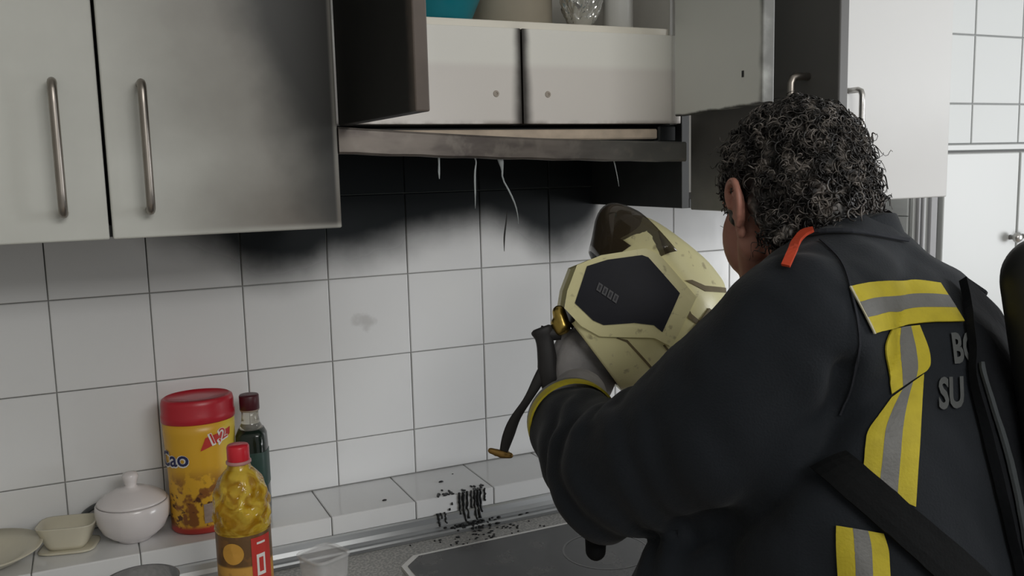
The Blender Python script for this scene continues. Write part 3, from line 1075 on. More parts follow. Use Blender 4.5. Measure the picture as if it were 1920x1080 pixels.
# ---- things on the shelf above the hood
t = simple('turquoise_plastic', (0.004, 0.21, 0.27), 0.3, var=0.06)
pr = [(0.038, 0), (0.047, .001), (0.055, .012), (0.072, .05), (0.085, .085), (0.088, .09), (0.0865, .092), (0.082, .085), (0.05, .012), (0.03, .005)]
tag(put('turquoise_bowl', xf(lathe('bowl', pr, 48), Matrix.Translation((0.601, -0.205, ZS))), t, smooth=True), 'turquoise plastic bowl standing on the shelf above the hood', 'bowl')
pr = [(0.060, 0), (0.064, .002), (0.064, .10), (0.0655, .102), (0.0655, .106), (0.062, .106), (0.062, .004)]
tag(put('beige_pot', xf(lathe('pot', pr, 48, 1.1, 1.0), Matrix.Translation((0.752, -0.165, ZS))), simple('beige_enamel', (0.40, 0.36, 0.29), 0.4), smooth=True), 'beige grey cooking pot on the shelf between bowl and plastic bag', 'pot')
bm = bmesh.new()
bmesh.ops.create_icosphere(bm, subdivisions=5, radius=1)
for vv in bm.verts:
    p = vv.co.copy()
    q = 1 + 0.22 * noise.noise(p * 3.1) + 0.16 * abs(noise.noise(p * 7.3 + Vector((3, 1, 2)))) + 0.10 * abs(noise.noise(p * 15))
    vv.co = Vector((p.x * .034, p.y * .034, (p.z + 1) * .06)) * q
    if vv.co.z < 0: vv.co.z = 0
tag(put('crumpled_foil_bag', xf(frm(bm, 'bag'), Matrix.Translation((0.850, -0.232, ZS + .0002))), simple('silvery_plastic_film', (0.62, 0.62, 0.60), 0.16, 0.75, var=0.3, nscale=30)), 'crumpled silvery plastic bag lying on the shelf above the hood', 'bag')
pr = [(0.024, 0), (0.026, .002), (0.026, .12), (0.024, .123), (0.003, .124)]
tag(put('white_jar', xf(lathe('jar', pr, 36), Matrix.Translation((0.921, -0.235, ZS))), simple('white_jar', (0.62, 0.62, 0.60), 0.3), smooth=True), 'plain white cylindrical jar on the shelf beside the crumpled bag', 'jar')

# ================================================================ FIREFIGHTER
fr = Vector((0.962, 0.272, 0))           # towards his right
ff = Vector((-0.272, 0.962, 0))          # the way he faces
FEET = Vector((0.84, -0.95, 0))

# ---- head and neck: one continuous skin
hf = Vector((0.17, 0.93, -0.30)).normalized()
hr = hf.cross(Vector((0.03, 0, 1))).normalized()
hu = hr.cross(hf).normalized()
HC = Vector((0.854, -0.737, 1.489))


def H(x, y, z):
    return HC + hr * x + hf * y + hu * z


def H_ear(s, u, w, o):
    return H((.0765 + o + .006 * max(0.0, (0.014 - u) / .03)) * s, u - .010, w * 1.03 - .018)


def hell(c, a, b, d, n=24, m=16):
    return ellipsoid_vf(H(*c), hr * a, hf * b, hu * d, n, m)


skin = [hell((0, -.012, .022), .074, .092, .090), hell((0, .030, -.040), .060, .062, .082),
        hell((0, .052, -.020), .050, .046, .060)]
for s in (-1, 1):
    skin.append(capsule_vf(H(.056 * s, .002, -.055), H(.020 * s, .076, -.098), .020, .018))
    skin.append(capsule_vf(H(.058 * s, .005, -.01), H(.056 * s, .002, -.06), .018, .018))
    skin.append(hell((.039 * s, .050, -.040), .027, .036, .048, 18, 12))           # cheek
    skin.append(capsule_vf(H(.010 * s, .094, .016), H(.042 * s, .078, .016), .009, .008))   # brow
    skin.append(hell((.009 * s, .104, -.036), .008, .009, .007, 10, 8))            # nostril
    # ear: plate, helix rim, antihelix, tragus, lobe
    e = lambda u, w, o=0.0: H_ear(s, u * 1.4, w, o) if True else H((.076 + o + (.004 + .003 * (w + .03) / .06) * max(0.0, (0.014 - u) / .03)) * s, u - .012, w - .018)
    skin.append(ellipsoid_vf(e(-.004, .002, .000), (e(.008, .002) - e(-.012, .002)) * .75, hu * .028, hr * .0045, 16, 10))
    hx = [(.006, .004), (.010, .018), (.006, .029), (-.004, .033), (-.014, .029), (-.019, .017), (-.019, .003), (-.015, -.012), (-.008, -.023)]
    pth = smooth_path([e(u, w, .0065) for u, w in hx], 22)
    skin.append(tube_vf(pth, [.0034 + .0012 * math.sin(i / 21 * PI) for i in range(22)], 8))
    pth = smooth_path([e(u, w, .005) for u, w in [(-.002, .020), (-.010, .010), (-.011, -.004), (-.004, -.012)]], 12)
    skin.append(tube_vf(pth, .0028, 8))
    skin.append(hell(((.080) * s, -.012 - .002, -.018 - .027), .0055, .008, .009, 12, 8))  # lobe
    skin.append(hell(((.079) * s, -.012 + .008, -.018 - .006), .005, .004, .006, 10, 8))   # tragus
skin.append(capsule_vf(H(0, .094, .006), H(0, .112, -.034), .0075, .011))          # nose
skin.append(capsule_vf(H(-.020, .090, -.066), H(.020, .090, -.066), .007, .007))   # upper lip
skin.append(capsule_vf(H(-.016, .089, -.077), H(.016, .089, -.077), .0075, .0075)) # lower lip
skin.append(hell((0, .080, -.104), .022, .020, .016, 14, 10))                       # chin
NB = Vector((0.878, -0.808, 1.395))
skin.append(capsule_vf(H(0, -.030, -.050), NB, .057, .064, 20))
skin.append(ellipsoid_vf(NB - Vector((0, 0, .06)), fr * .15, ff * .085, Vector((0, 0, .075)), 20, 12))
SKIN = NT('ruddy_skin', 0.5)
SKIN.pos(True)
n = SKIN.noise(45, 4)
SKIN.col(SKIN.mix(n, (0.36, 0.15, 0.11), (0.50, 0.25, 0.19)))
SKIN.b.inputs['Subsurface Weight'].default_value = 0.08
SKIN.b.inputs['Subsurface Radius'].default_value = (0.01, 0.004, 0.002)
SKIN.bump(SKIN.noise(300), 0.08, 0.002)
person = put('person', fuse('person', skin, 0.0022, 2), SKIN.m)
tag(person, 'firefighter in dark turnout coat with yellow bands, back turned, holding a helmet', 'person')
EYE = simple('eye_white', (0.75, 0.72, 0.68), 0.15)
IRIS = simple('dark_iris', (0.03, 0.02, 0.015), 0.1)
for s in (-1, 1):
    v, f = hell((.031 * s, .079, -.002), .0115, .0115, .0115, 16, 12)
    put('eye', pyd('eye', v, f), EYE, person, smooth=True)
    v, f = hell((.031 * s, .088, -.002), .0055, .0035, .0055, 12, 8)
    put('iris', pyd('iris', v, f), IRIS, person, smooth=True)

# ---- turnout coat
LSH, LMD, LEL, LCU = Wp(1500, 640, 0.935), Wp(1335, 815, 0.97), Wp(1140, 888, 1.05), Wp(1078, 800, 1.19)
RSH, REL, RCU = Wp(1765, 672, 1.16), Wp(1560, 850, 1.33), Wp(1370, 690, 1.45)


def ring(x, y, z, a, b):
    return (Vector((x, y, z)), fr * a, ff * b)


torso = rings_vf([ring(.83, -.945, .78, .225, .165), ring(.83, -.94, .80, .235, .17), ring(.835, -.93, 1.00, .225, .165), ring(.845, -.905, 1.15, .222, .16),
                  ring(.865, -.87, 1.27, .218, .150), ring(.882, -.845, 1.35, .19, .125), ring(.885, -.83, 1.405, .13, .095), ring(.88, -.812, 1.435, .085, .075)], 40)
coat = [torso,
        capsule_vf(LSH, Vector((.862, -.825, 1.392)), .088, .082, 20),
        capsule_vf(RSH, Vector((.90, -.82, 1.39)), .085, .075, 20),
        capsule_vf(LSH, LMD, .092, .092, 20), capsule_vf(LMD, LEL, .092, .074, 20), capsule_vf(LEL, LCU, .074, .058, 20),
        capsule_vf(RSH, REL, .088, .075, 20), capsule_vf(REL, RCU, .075, .060, 20),
        capsule_vf(Wp(1310, 1120, 1.0), Wp(1420, 1350, 1.0), .078, .085, 20),
        capsule_vf(Wp(1310, 1120, 1.0), Wp(1500, 950, 1.0), .078, .11, 20)]


GRV = []                       # the armpit fold: points on the raw coat, filled below


def folds(p, n):
    q = Vector((p.x * 9 + p.z * 7, p.y * 9, p.z * 5 - p.x * 4))
    a = noise.noise(q) * .009
    q2 = Vector((p.x * 26 + p.z * 14, p.y * 26, p.z * 12))
    b = noise.noise(q2) * .0034
    # cross wrinkles around the inside of the elbow
    d = (p - LEL).length
    ax = (LMD - LEL).normalized()
    w = math.exp(-(d / .13) ** 2) * .0048 * math.sin((p - LEL).dot(ax) * 130 + 3 * noise.noise(p * 12))
    g = 0.0
    for i in range(len(GRV) - 1):
        A, B = GRV[i], GRV[i + 1]
        t_ = max(0.0, min(1.0, (p - A).dot(B - A) / (B - A).length_squared))
        dd = (p - A.lerp(B, t_)).length
        g = max(g, math.exp(-(dd / .016) ** 2))
    return a + b + w - .016 * g


NAVYC = NT('navy_aramid_cloth', 0.78, spec=0.25)
NAVYC.pos(True)
n = NAVYC.noise(18, 4)
nf = NAVYC.noise(420, 2)
NAVYC.col(NAVYC.mix(n, (0.0045, 0.0068, 0.0100), (0.0085, 0.0115, 0.0165)))
NAVYC.bump(nf, 0.25, 0.002)
NAVYC.b.inputs['Sheen Weight'].default_value = 0.06
raw = fuse('jacket_raw', coat, 0.012, 4)
rb = BVHTree.FromPolygons([v.co.copy() for v in raw.vertices], [tuple(p.vertices) for p in raw.polygons])
for px_, py_ in ((1592, 700), (1578, 770), (1545, 830), (1500, 890), (1440, 945), (1370, 985), (1290, 1005)):
    h_ = rb.ray_cast(CAM_LOC, (Wp(px_, py_, 1.0) - CAM_LOC).normalized())
    if h_[0] is not None: GRV.append(h_[0])
coat_me = fuse('jacket', coat, 0.006, 6, folds)
jacket = put('jacket', coat_me, NAVYC.m, person)
BVH = BVHTree.FromPolygons([v.co.copy() for v in coat_me.vertices], [tuple(p.vertices) for p in coat_me.polygons])


def on_coat(px, py, lift=0.003):
    d = (CF + CR * ((px - 960) / FPX) + CU * ((540 - py) / FPX)).normalized()
    h = BVH.ray_cast(CAM_LOC, d)
    if h[0] is None: return None
    return h[0] + h[1] * lift


def sewn(name, rows, u0, u1, mat, lift=0.003, n=26, m=5, thick=0.0015, parent=None):
    """strip sewn on the coat: rows of (left, right) image anchors, kept between u0 and u1 across"""
    R_ = smooth_path([(a[0], a[1], b[0], b[1]) for a, b in rows], n) if len(rows) > 2 else [
        tuple(rows[0][k // 2][k % 2] * (1 - i / (n - 1)) + rows[1][k // 2][k % 2] * i / (n - 1) for k in range(4)) for i in range(n)]
    top, v, f = [], [], []
    for r in R_:
        for j in range(m):
            u = u0 + (u1 - u0) * j / (m - 1)
            p = on_coat(r[0] * (1 - u) + r[2] * u, r[1] * (1 - u) + r[3] * u, lift)
            v.append(p)
    for i in range(n - 1):
        for j in range(m - 1):
            f.append((i * m + j, (i + 1) * m + j, (i + 1) * m + j + 1, i * m + j + 1))
    bm = bmesh.new()
    vs = [bm.verts.new(p) if p is not None else None for p in v]
    for q in f:
        c_ = [vs[i] for i in q]
        if None in c_ or max((c_[0].co - a.co).length for a in c_) > .06: continue
        bm.faces.new(c_)
    bmesh.ops.delete(bm, geom=[a for a in bm.verts if not a.link_faces], context='VERTS')
    bmesh.ops.solidify(bm, geom=bm.faces[:], thickness=thick)
    bmesh.ops.recalc_face_normals(bm, faces=bm.faces[:])
    return put(name, frm(bm, name), mat, parent or jacket, smooth=False)


def cloth(name, col, rough=0.6, metal=0.0, sc=60, var=0.18, spec=0.2):
    return simple(name, col, rough, metal, var=var, nscale=sc, bump=0.15, spec=spec)


YEL = cloth('fluorescent_yellow_tape', (0.45, 0.37, 0.030))
SIL = cloth('retroreflective_silver', (0.15, 0.15, 0.145), 0.5, 0.1)
BLK = cloth('black_webbing', (0.005, 0.0055, 0.006), 0.8, spec=0.1)


def band(rows, a=0.31, b=0.66):
    sewn('yellow_tape', rows, 0, a, YEL)
    sewn('silver_tape', rows, a, b, SIL, 0.0032)
    sewn('yellow_tape', rows, b, 1, YEL)


band([((1592, 541), (1636, 626)), ((1625, 534), (1662, 619)), ((1655, 530), (1690, 613)), ((1710, 529), (1745, 607)), ((1758, 534), (1803, 606))], 0.33, 0.66)
band([((1668, 618), (1722, 612)), ((1657, 652), (1738, 655)), ((1664, 700), (1741, 684)), ((1671, 741), (1734, 698))], 0.32, 0.70)
band([((1671, 747), (1729, 704)), ((1644, 785), (1727, 745)), ((1626, 815), (1724, 800)), ((1619, 865), (1719, 870)), ((1612, 905), (1714, 950))], 0.33, 0.66)
band([((1568, 985), (1655, 1000)), ((1568, 1010), (1664, 1030)), ((1570, 1050), (1666, 1060)), ((1573, 1100), (1668, 1100))], 0.34, 0.66)
PIPE = cloth('white_seam_piping', (0.45, 0.42, 0.30))
sewn('seam_piping', [((1589, 541), (1592, 541)), ((1612, 584), (1615, 584)), ((1633, 627), (1636, 627))], 0, 1, PIPE, 0.0045, 16, 2)
ORG = cloth('orange_red_loop', (0.50, 0.06, 0.025))
sewn('shoulder_loop', [((1468, 505), (1483, 508)), ((1480, 477), (1494, 482)), ((1494, 455), (1505, 462)), ((1508, 442), (1516, 450)), ((1528, 437), (1530, 443))], 0, 1, ORG, 0.005, 18, 3, 0.003)
# yoke edge and sleeve seam as raised fabric seams
SEAM = cloth('coat_seam', (0.020, 0.022, 0.028), 0.8)
sewn('seam', [((1400, 468), (1402, 474)), ((1460, 448), (1461, 454)), ((1530, 438), (1530, 444)), ((1600, 437), (1600, 443)), ((1700, 452), (1698, 458))], 0, 1, SEAM, 0.004, 20, 2)
sewn('seam', [((1536, 452), (1540, 452)), ((1572, 490), (1576, 489)), ((1590, 540), (1594, 540)), ((1608, 640), (1612, 640)), ((1596, 720), (1600, 720)), ((1574, 780), (1578, 780))], 0, 1, SEAM, 0.003, 24, 2)
# printed lettering on the back
LET = cloth('grey_reflective_print', (0.085, 0.09, 0.09), 0.6)


def coat_text(s, x0, y0, hgt, sx, lean, name='lettering'):
    v, f = text_vf(s, 1.0, 0.035)
    bm = bmesh.new()
    vs = [bm.verts.new((p[0], p[1], 0)) for p in v]
    for q in f:
        try: bm.faces.new([vs[i] for i in q])
        except ValueError: pass
    bmesh.ops.triangulate(bm, faces=bm.faces[:])
    bmesh.ops.subdivide_edges(bm, edges=[e for e in bm.edges if e.calc_length() > .25], cuts=2)
    bmesh.ops.triangulate(bm, faces=bm.faces[:])
    for v_ in bm.verts:
        x, y = v_.co.x, v_.co.y / 0.72
        p = on_coat(x0 + x * sx + lean * y * hgt, y0 - y * hgt - x * 3, 0.0028)
        if p is not None: v_.co = p
    put(name, frm(bm, name), LET, jacket)


coat_text('BO', 1785, 681, 55, 35, -0.12)
coat_text('SU', 1757, 767, 57, 41, -0.02)
# cuff tape: a ring around the forearm
ax = (LCU - LEL).normalized()


def cuff_band(t0, t1, r0, r1, mat, name):
    v, f = [], []
    s = Vector((0, 0, 1))
    s = (s - ax * s.dot(ax)).normalized()
    w = ax.cross(s)
    n = 48
    prof = [(t0, r0), (t0, r0 + .003), (t1, r1 + .003), (t1, r1)]
    for tt, rr in prof:
        for k in range(n):
            a = 2 * PI * k / n
            v.append(LCU + ax * tt + s * (rr * math.cos(a)) + w * (rr * math.sin(a)))
    for i in range(4):
        i2 = (i + 1) % 4
        for k in range(n):
            k2 = (k + 1) % n
            f.append((i * n + k, i * n + k2, i2 * n + k2, i2 * n + k))
    put(name, pyd(name, v, f), mat, jacket, smooth=False)


cuff_band(.004, .020, .0585, .057, YEL, 'cuff_tape')
cuff_band(.020, .030, .057, .0555, SIL, 'cuff_silver')
# collar: standing ring around the neck
v, f = [], []
N = 44
CB, CT = Vector((0.878, -0.812, 1.405)), Vector((0.874, -0.790, 1.470))
for j, (u, ra, rb) in enumerate([(0, .084, .080), (.3, .077, .075), (.7, .072, .071), (1.0, .071, .070), (1.02, .068, .067), (.6, .066, .065), (0, .068, .066)]):
    c = CB.lerp(CT, u)
    for k in range(N):
        a = 2 * PI * k / N
        dip = -0.030 * max(0.0, math.sin(a)) * u              # lower at the throat
        v.append(c + fr * (ra * math.cos(a)) + ff * (rb * math.sin(a)) + Vector((0, 0, dip + .003 * math.sin(5 * a + j))))
for j in range(6):
    for k in range(N):
        k2 = (k + 1) % N
        f.append((j * N + k, j * N + k2, (j + 1) * N + k2, (j + 1) * N + k))
put('collar', pyd('collar', v, f), NAVYC.m, jacket, smooth=True)
tg = capsule_vf(Wp(1117, 1000, 1.06), Wp(1117, 1032, 1.06), .013, .012)
put('cord_toggle', pyd('toggle', *tg), BLK, jacket, smooth=True)

# ---- trousers and boots, below the picture
leg = []
for s in (-1, 1):
    hp = Vector((.835, -.94, .90)) + fr * (.095 * s)
    kn = FEET + fr * (.12 * s) + ff * .02 + Vector((0, 0, .50))
    an = FEET + fr * (.13 * s) + Vector((0, 0, .12))
    leg += [capsule_vf(hp, kn, .115, .088, 18), capsule_vf(kn, an, .088, .078, 18)]
leg.append(capsule_vf(Vector((.835, -.94, .93)) - fr * .08, Vector((.835, -.94, .93)) + fr * .08, .14, .14, 18))
put('trousers', fuse('trousers', leg, 0.012, 5), NAVYC.m, person)
for s in (-1, 1):
    b = FEET + fr * (.13 * s)
    sole = fuse('boot', [capsule_vf(b + Vector((0, 0, .06)) - ff * .05, b + Vector((0, 0, .045)) + ff * .14, .055, .045, 16), capsule_vf(b + Vector((0, 0, .06)), b + Vector((0, 0, .18)), .058, .06, 16)], .010, 3)
    put('boot', sole, simple('black_leather', (0.012, 0.012, 0.012), 0.4), person)

# ---- gloves
GLV = NT('grey_leather_glove', 0.55)
GLV.pos(True)
n = GLV.noise(40, 4)
GLV.col(GLV.mix(n, (0.19, 0.185, 0.19), (0.33, 0.315, 0.315)))
GLV.bump(GLV.noise(160, 4), 0.3, 0.003)
wr = LCU + ax * 0.015
PC = Wp(1100, 690, 1.325)
gl = [capsule_vf(LCU - ax * .02, wr.lerp(PC, .45), .042, .040, 16),
      ellipsoid_vf(PC, (Wp(1160, 690, 1.335) - Wp(1100, 690, 1.325)) * 0.98, (Wp(1090, 620, 1.335) - Wp(1090, 690, 1.325)) * 1.12, CF * .022, 18, 12)]
for k, (fx, fy) in enumerate([(1078, 640), (1103, 632), (1128, 640), (1150, 658)]):
    a = Wp(fx, fy + 14, 1.32)
    L = (.9, 1.0, .95, .78)[k]
    b = a + (CU * .030 + CR * .012 + CF * .028) * L
    c = b + (CR * .016 + CF * .026) * L
    d = c + (CR * .006 - CU * .012 + CF * .016) * L
    gl += [capsule_vf(PC + (a - PC) * .6, a, .0125, .0125, 12), capsule_vf(a, b, .0125, .0115, 12), capsule_vf(b, c, .0115, .0108, 12), capsule_vf(c, d, .0108, .0098, 12)]
a = Wp(1056, 700, 1.32)
b = a + CU * .032 - CR * .004 + CF * .012
c = b + CU * .024 + CR * .010 + CF * .012
gl += [capsule_vf(Wp(1075, 725, 1.31), a, .016, .0145, 12), capsule_vf(a, b, .0145, .0125, 12), capsule_vf(b, c, .0125, .0105, 12)]
put('glove', fuse('glove', gl, 0.003, 3), GLV.m, person)
rax = (RCU - REL).normalized()
RP = RCU + rax * .075
gl = [capsule_vf(RCU, RP, .040, .036, 16), ellipsoid_vf(RP + rax * .02, rax * .05, CU * .042, CF * .020, 16, 10)]
for k in range(4):
    a = RP + rax * .06 + CU * (.030 - .020 * k)
    b = a + rax * .032 - CF * .006
    c = b + rax * .022 - CF * .018
    gl += [capsule_vf(RP + CU * (.022 - .015 * k), a, .011, .011, 10), capsule_vf(a, b, .011, .0105, 10), capsule_vf(b, c, .0105, .0095, 10)]
a = RP + CU * .045 + rax * .01
gl += [capsule_vf(RP, a, .014, .012, 10), capsule_vf(a, a + rax * .04 - CF * .012, .012, .010, 10)]
put('glove', fuse('glove', gl, 0.004, 3), GLV.m, person)

# ---- curly hair
cap_parts = [hell((0, -.016, .030), .079, .092, .082), hell((0, -.042, -.004), .074, .068, .078)]
for s in (-1, 1):
    cap_parts.append(capsule_vf(H(.068 * s, .012, .02), H(.066 * s, .018, -.024), .014, .009, 12))     # sideburn
    cap_parts.append(capsule_vf(H(.062 * s, -.045, -.02), H(.050 * s, -.060, -.062), .022, .016, 12))  # behind the ear
cap_parts.append(capsule_vf(H(0, -.07, -.02), H(0, -.072, -.078), .040, .03, 14))
cap_me = fuse('hair', cap_parts, 0.005, 3)
hv = [(v.co.copy(), v.normal.copy()) for v in cap_me.vertices]
HAIR = NT('dark_grey_highlit_hair', 0.42, spec=0.4)
HAIR.pos(True)
n = HAIR.noise(60, 3)
HAIR.col(HAIR.mix(HAIR.sm(n, .46, .68), (0.011, 0.0095, 0.009), (0.17, 0.15, 0.135)))  # grey flecks also stand for highlights, put into the hair colour
hair = put('hair', cap_me, HAIR.m, person)
rnd = random.Random(11)
parts = []


def lock(p, nrm, length, rad, turns, cr, lay):
    up = Vector((0, 0, 1))
    side = nrm.cross(up)
    side = side.normalized() if side.length > .1 else Vector((1, 0, 0))
    tang = side.cross(nrm)
    ph = rnd.uniform(0, 2 * PI)
    g = rnd.uniform(-1, 1)
    d0 = (nrm * (1 - lay) + (side * g - tang * rnd.uniform(-.3, .9)) * lay).normalized()
    pts, rr = [], []
    n = 13
    a1 = d0.cross(nrm)
    a1 = a1.normalized() if a1.length > .1 else side
    a2 = d0.cross(a1).normalized()
    for i in range(n):
        u = i / (n - 1)
        c = p + d0 * (length * u) - up * (length * .35 * u * u) - nrm * (lay * length * .25 * u * u)
        an = ph + turns * 2 * PI * u
        q = cr * min(1, u * 3)
        pts.append(c + a1 * (q * math.cos(an)) + a2 * (q * math.sin(an)))
        rr.append(rad * (1 - .6 * u))
    parts.append(tube_vf(pts, rr, 4))


cand = [q for q in hv if ((q[0] - HC).dot(hu) > -.02 or (q[0] - HC).dot(hf) < -.03) and (q[0] - HC).dot(hf) < .070
        and min((q[0] - H(.084, -.014, -.018)).length, (q[0] - H(-.084, -.014, -.018)).length) > .047]
for k in range(2600):
    p, nm = rnd.choice(cand)
    back = max(0.0, -(p - HC).dot(hf) / .09)
    top = max(0.0, (p - HC).dot(hu) / .1)
    w = .35 + .65 * min(1, back + top * .5)
    lock(p - nm * .002, nm, rnd.uniform(.012, .024) * (.55 + .65 * w), rnd.uniform(.0009, .0021), rnd.uniform(.9, 1.9), rnd.uniform(.003, .0065) * (.5 + .6 * w), rnd.uniform(.45, .95))
for k in range(90):
    p, nm = rnd.choice(cand)
    if (p - HC).dot(hu) < -.01 and (p - HC).dot(hf) > -.02: continue
    lock(p, nm, rnd.uniform(.022, .034), rnd.uniform(.0006, .0010), rnd.uniform(1.2, 2.2), rnd.uniform(.004, .007), rnd.uniform(.1, .6))
v, f = join_vf(parts)
put('curls', pyd('curls', v, f), HAIR.m, hair, smooth=True)

# ================================================================ HARNESS worn on the back
ba = empty('breathing_harness', tuple(Vector((1.0, -0.98, 1.10))))
tag(ba, 'black webbing harness with padded shoulder strap worn on the firefighter\'s back', 'harness')
sewn('waist_strap', [((1530, 885), (1590, 850)), ((1600, 950), (1650, 905)), ((1680, 1020), (1730, 975)), ((1760, 1095), (1815, 1050)), ((1830, 1160), (1880, 1110))], 0, 1, BLK, 0.010, 26, 5, 0.004, ba)
PAD = cloth('black_padded_fabric', (0.007, 0.008, 0.010), 0.8, spec=0.15)
sewn('shoulder_strap', [((1792, 530), (1850, 590)), ((1800, 570), (1875, 630)), ((1810, 640), (1900, 700)), ((1813, 720), (1905, 770)), ((1838, 830), (1915, 860)), ((1870, 960), (1935, 980)), ((1900, 1090), (1960, 1090))], 0, 1, PAD, 0.014, 30, 6, 0.010, ba)
sewn('strap_edge', [((1812, 690), (1818, 690)), ((1830, 770), (1837, 768)), ((1858, 880), (1866, 878)), ((1880, 980), (1888, 978)), ((1898, 1075), (1906, 1075))], 0, 1, cloth('grey_edge_binding', (0.055, 0.062, 0.066)), 0.019, 24, 2, 0.003, ba)
fl = boxm('flap', -.020, .020, -.006, .006, -.014, .014, .004, 2)
mm = Matrix((CR, -CF, CU)).transposed().to_4x4()
mm.translation = Wp(1815, 548, 1.10)
put('strap_flap', xf(fl, mm @ Matrix.Rotation(.6, 4, 'Y')), PAD, ba)
cyl = fuse('cylinder', [capsule_vf(Wp(1968, 522, .90), Wp(2020, 1080, .86), .045, .030, 24)], 0.006, 2)
put('air_cylinder', cyl, simple('black_cylinder_cover', (0.010, 0.011, 0.012), 0.45), ba)

# ================================================================ HELMET held in the left hand
hl = empty('fire_helmet', tuple(Wp(1200, 570, 1.38)))
tag(hl, 'pale yellow firefighter helmet with dark side panel held tilted in the gloved hand', 'helmet')
HX_ = (CR * -.6 + CU * .8)
HZ_ = (CR * .8 + CU * .6)
HY_ = HZ_.cross(HX_)
tw = Matrix.Rotation(0.0, 3, HZ_) @ Matrix.Rotation(0.0, 3, HX_)
HX_, HY_, HZ_ = tw @ HX_, tw @ HY_, tw @ HZ_
MH = Matrix((HX_, HY_, HZ_)).transposed().to_4x4()
MH.translation = Wp(1200, 570, 1.38)


def hp_(px, py):
    dx, dy = px - 1200, py - 570
    return ((-.6 * dx - .8 * dy) * .000816, (.8 * dx - .6 * dy) * .000816)


LEV = [(-.104, .064, -.083, .099), (-.085, .084, -.092, .103), (-.05, .107, -.101, .106), (-.01, .109, -.106, .107), (.03, .113, -.107, .104), (.06, .117, -.101, .096), (.075, .112, -.094, .088),
       (.09, .088, -.084, .075), (.105, .045, -.070, .056), (.116, .005, -.056, .035), (.1205, -.022, -.046, .014)]
LEV = smooth_path(LEV, 34)


def shell(off=0.0, n=64, hole=True):
    v, f = [], []
    for z, xf_, xb_, w in LEV:
        c, a = (xf_ + xb_) / 2, (xf_ - xb_) / 2 + off
        for k in range(n):
            t_ = 2 * PI * k / n
            p = 3.2
            cc, ss = math.cos(t_), math.sin(t_)
            q = (abs(cc) ** p + abs(ss) ** p) ** (-1 / p)
            v.append((c + a * q * cc, (w + off) * q * ss, z + (off if z > .1 else 0)))
    for i in range(len(LEV) - 1):
        for k in range(n):
            k2 = (k + 1) % n
            q = (i * n + k, i * n + k2, (i + 1) * n + k2, (i + 1) * n + k)
            cx = sum(v[j][0] for j in q) / 4
            cy = sum(v[j][1] for j in q) / 4
            cz = sum(v[j][2] for j in q) / 4
            if hole and cx > .045 and abs(cy) < .093 and cz < .05: continue
            f.append(q)
    f.append(tuple((len(LEV) - 1) * n + k for k in range(n)))
    return v, f


HY = NT('pale_yellow_helmet_paint', 0.36)
HY.pos(True)
n = HY.noise(16, 5)
n2 = HY.noise(70, 4)
c = HY.mix(n, (0.74, 0.69, 0.37), (0.86, 0.81, 0.47))
c = HY.mix(HY.sm(n2, .60, .74, 0, .6), c, (0.22, 0.17, 0.085))
HY.col(c)
v, f = shell(0, 64, False)
hbvh = BVHTree.FromPolygons([Vector(p) for p in shell(0, 64, False)[0]], shell(0, 64, False)[1])
bm = bmesh.new()
vs = [bm.verts.new(p) for p in v]
for q in f: bm.faces.new([vs[i] for i in q])
for co, no in (((.045, 0, 0), (1, 0, 0)), ((0, 0, .052), (.25, 0, 1)), ((0, .090, 0), (0, 1, 0)), ((0, -.090, 0), (0, 1, 0))):
    bmesh.ops.bisect_plane(bm, geom=bm.verts[:] + bm.edges[:] + bm.faces[:], plane_co=co, plane_no=no, dist=1e-5)
kill = []
for q in bm.faces:
    c_ = q.calc_center_median()
    if c_.x > .045 and abs(c_.y) < .090 and .25 * c_.x + (c_.z - .052) < 0: kill.append(q)
bmesh.ops.delete(bm, geom=kill, context='FACES')
bmesh.ops.delete(bm, geom=[a for a in bm.verts if not a.link_faces], context='VERTS')
bmesh.ops.recalc_face_normals(bm, faces=bm.faces[:])
bmesh.ops.solidify(bm, geom=bm.faces[:], thickness=0.004)
put('shell', xf(frm(bm, 'shell'), MH), HY.m, hl, smooth=True)
DK = simple('dark_lining', (0.012, 0.012, 0.014), 0.5, var=.4)
v, f = shell(-0.010, 48, False)
put('lining', xf(pyd('lining', v, f), MH), DK, hl, smooth=True)


def hplate(name, poly, lift, thick, mat, side=1, cuts=3, parent=None, cup=False):
    bm = bmesh.new()
    vs = [bm.verts.new((*hp_(*p), 0)) for p in poly]
    bm.faces.new(vs)
    bmesh.ops.triangulate(bm, faces=bm.faces[:])
    for _ in range(cuts):
        bmesh.ops.subdivide_edges(bm, edges=[e for e in bm.edges if e.calc_length() > .010], cuts=1, use_grid_fill=True)
        bmesh.ops.triangulate(bm, faces=bm.faces[:])
    for a in bm.verts:
        x, z = a.co.x, a.co.y
        if cup:                       # moulded side cup, gently domed
            a.co = Vector((x, side * (.1075 - 1.1 * x * x - 1.3 * (z + .02) ** 2 + lift), z))
            continue
        h = hbvh.ray_cast(Vector((x, .4 * side, z)), Vector((0, -side, 0)))
        if h[0] is None:
            h = hbvh.find_nearest(Vector((x, .09 * side, z)))
        nn = h[1]
        if nn.dot(Vector((0, side, 0))) < 0: nn = -nn
        a.co = h[0] + (nn + Vector((0, side, 0))).normalized() * lift
    bmesh.ops.recalc_face_normals(bm, faces=bm.faces[:])
    bmesh.ops.solidify(bm, geom=bm.faces[:], thickness=thick)
    bmesh.ops.recalc_face_normals(bm, faces=bm.faces[:])
    return put(name, xf(frm(bm, name), MH), mat, parent or hl)


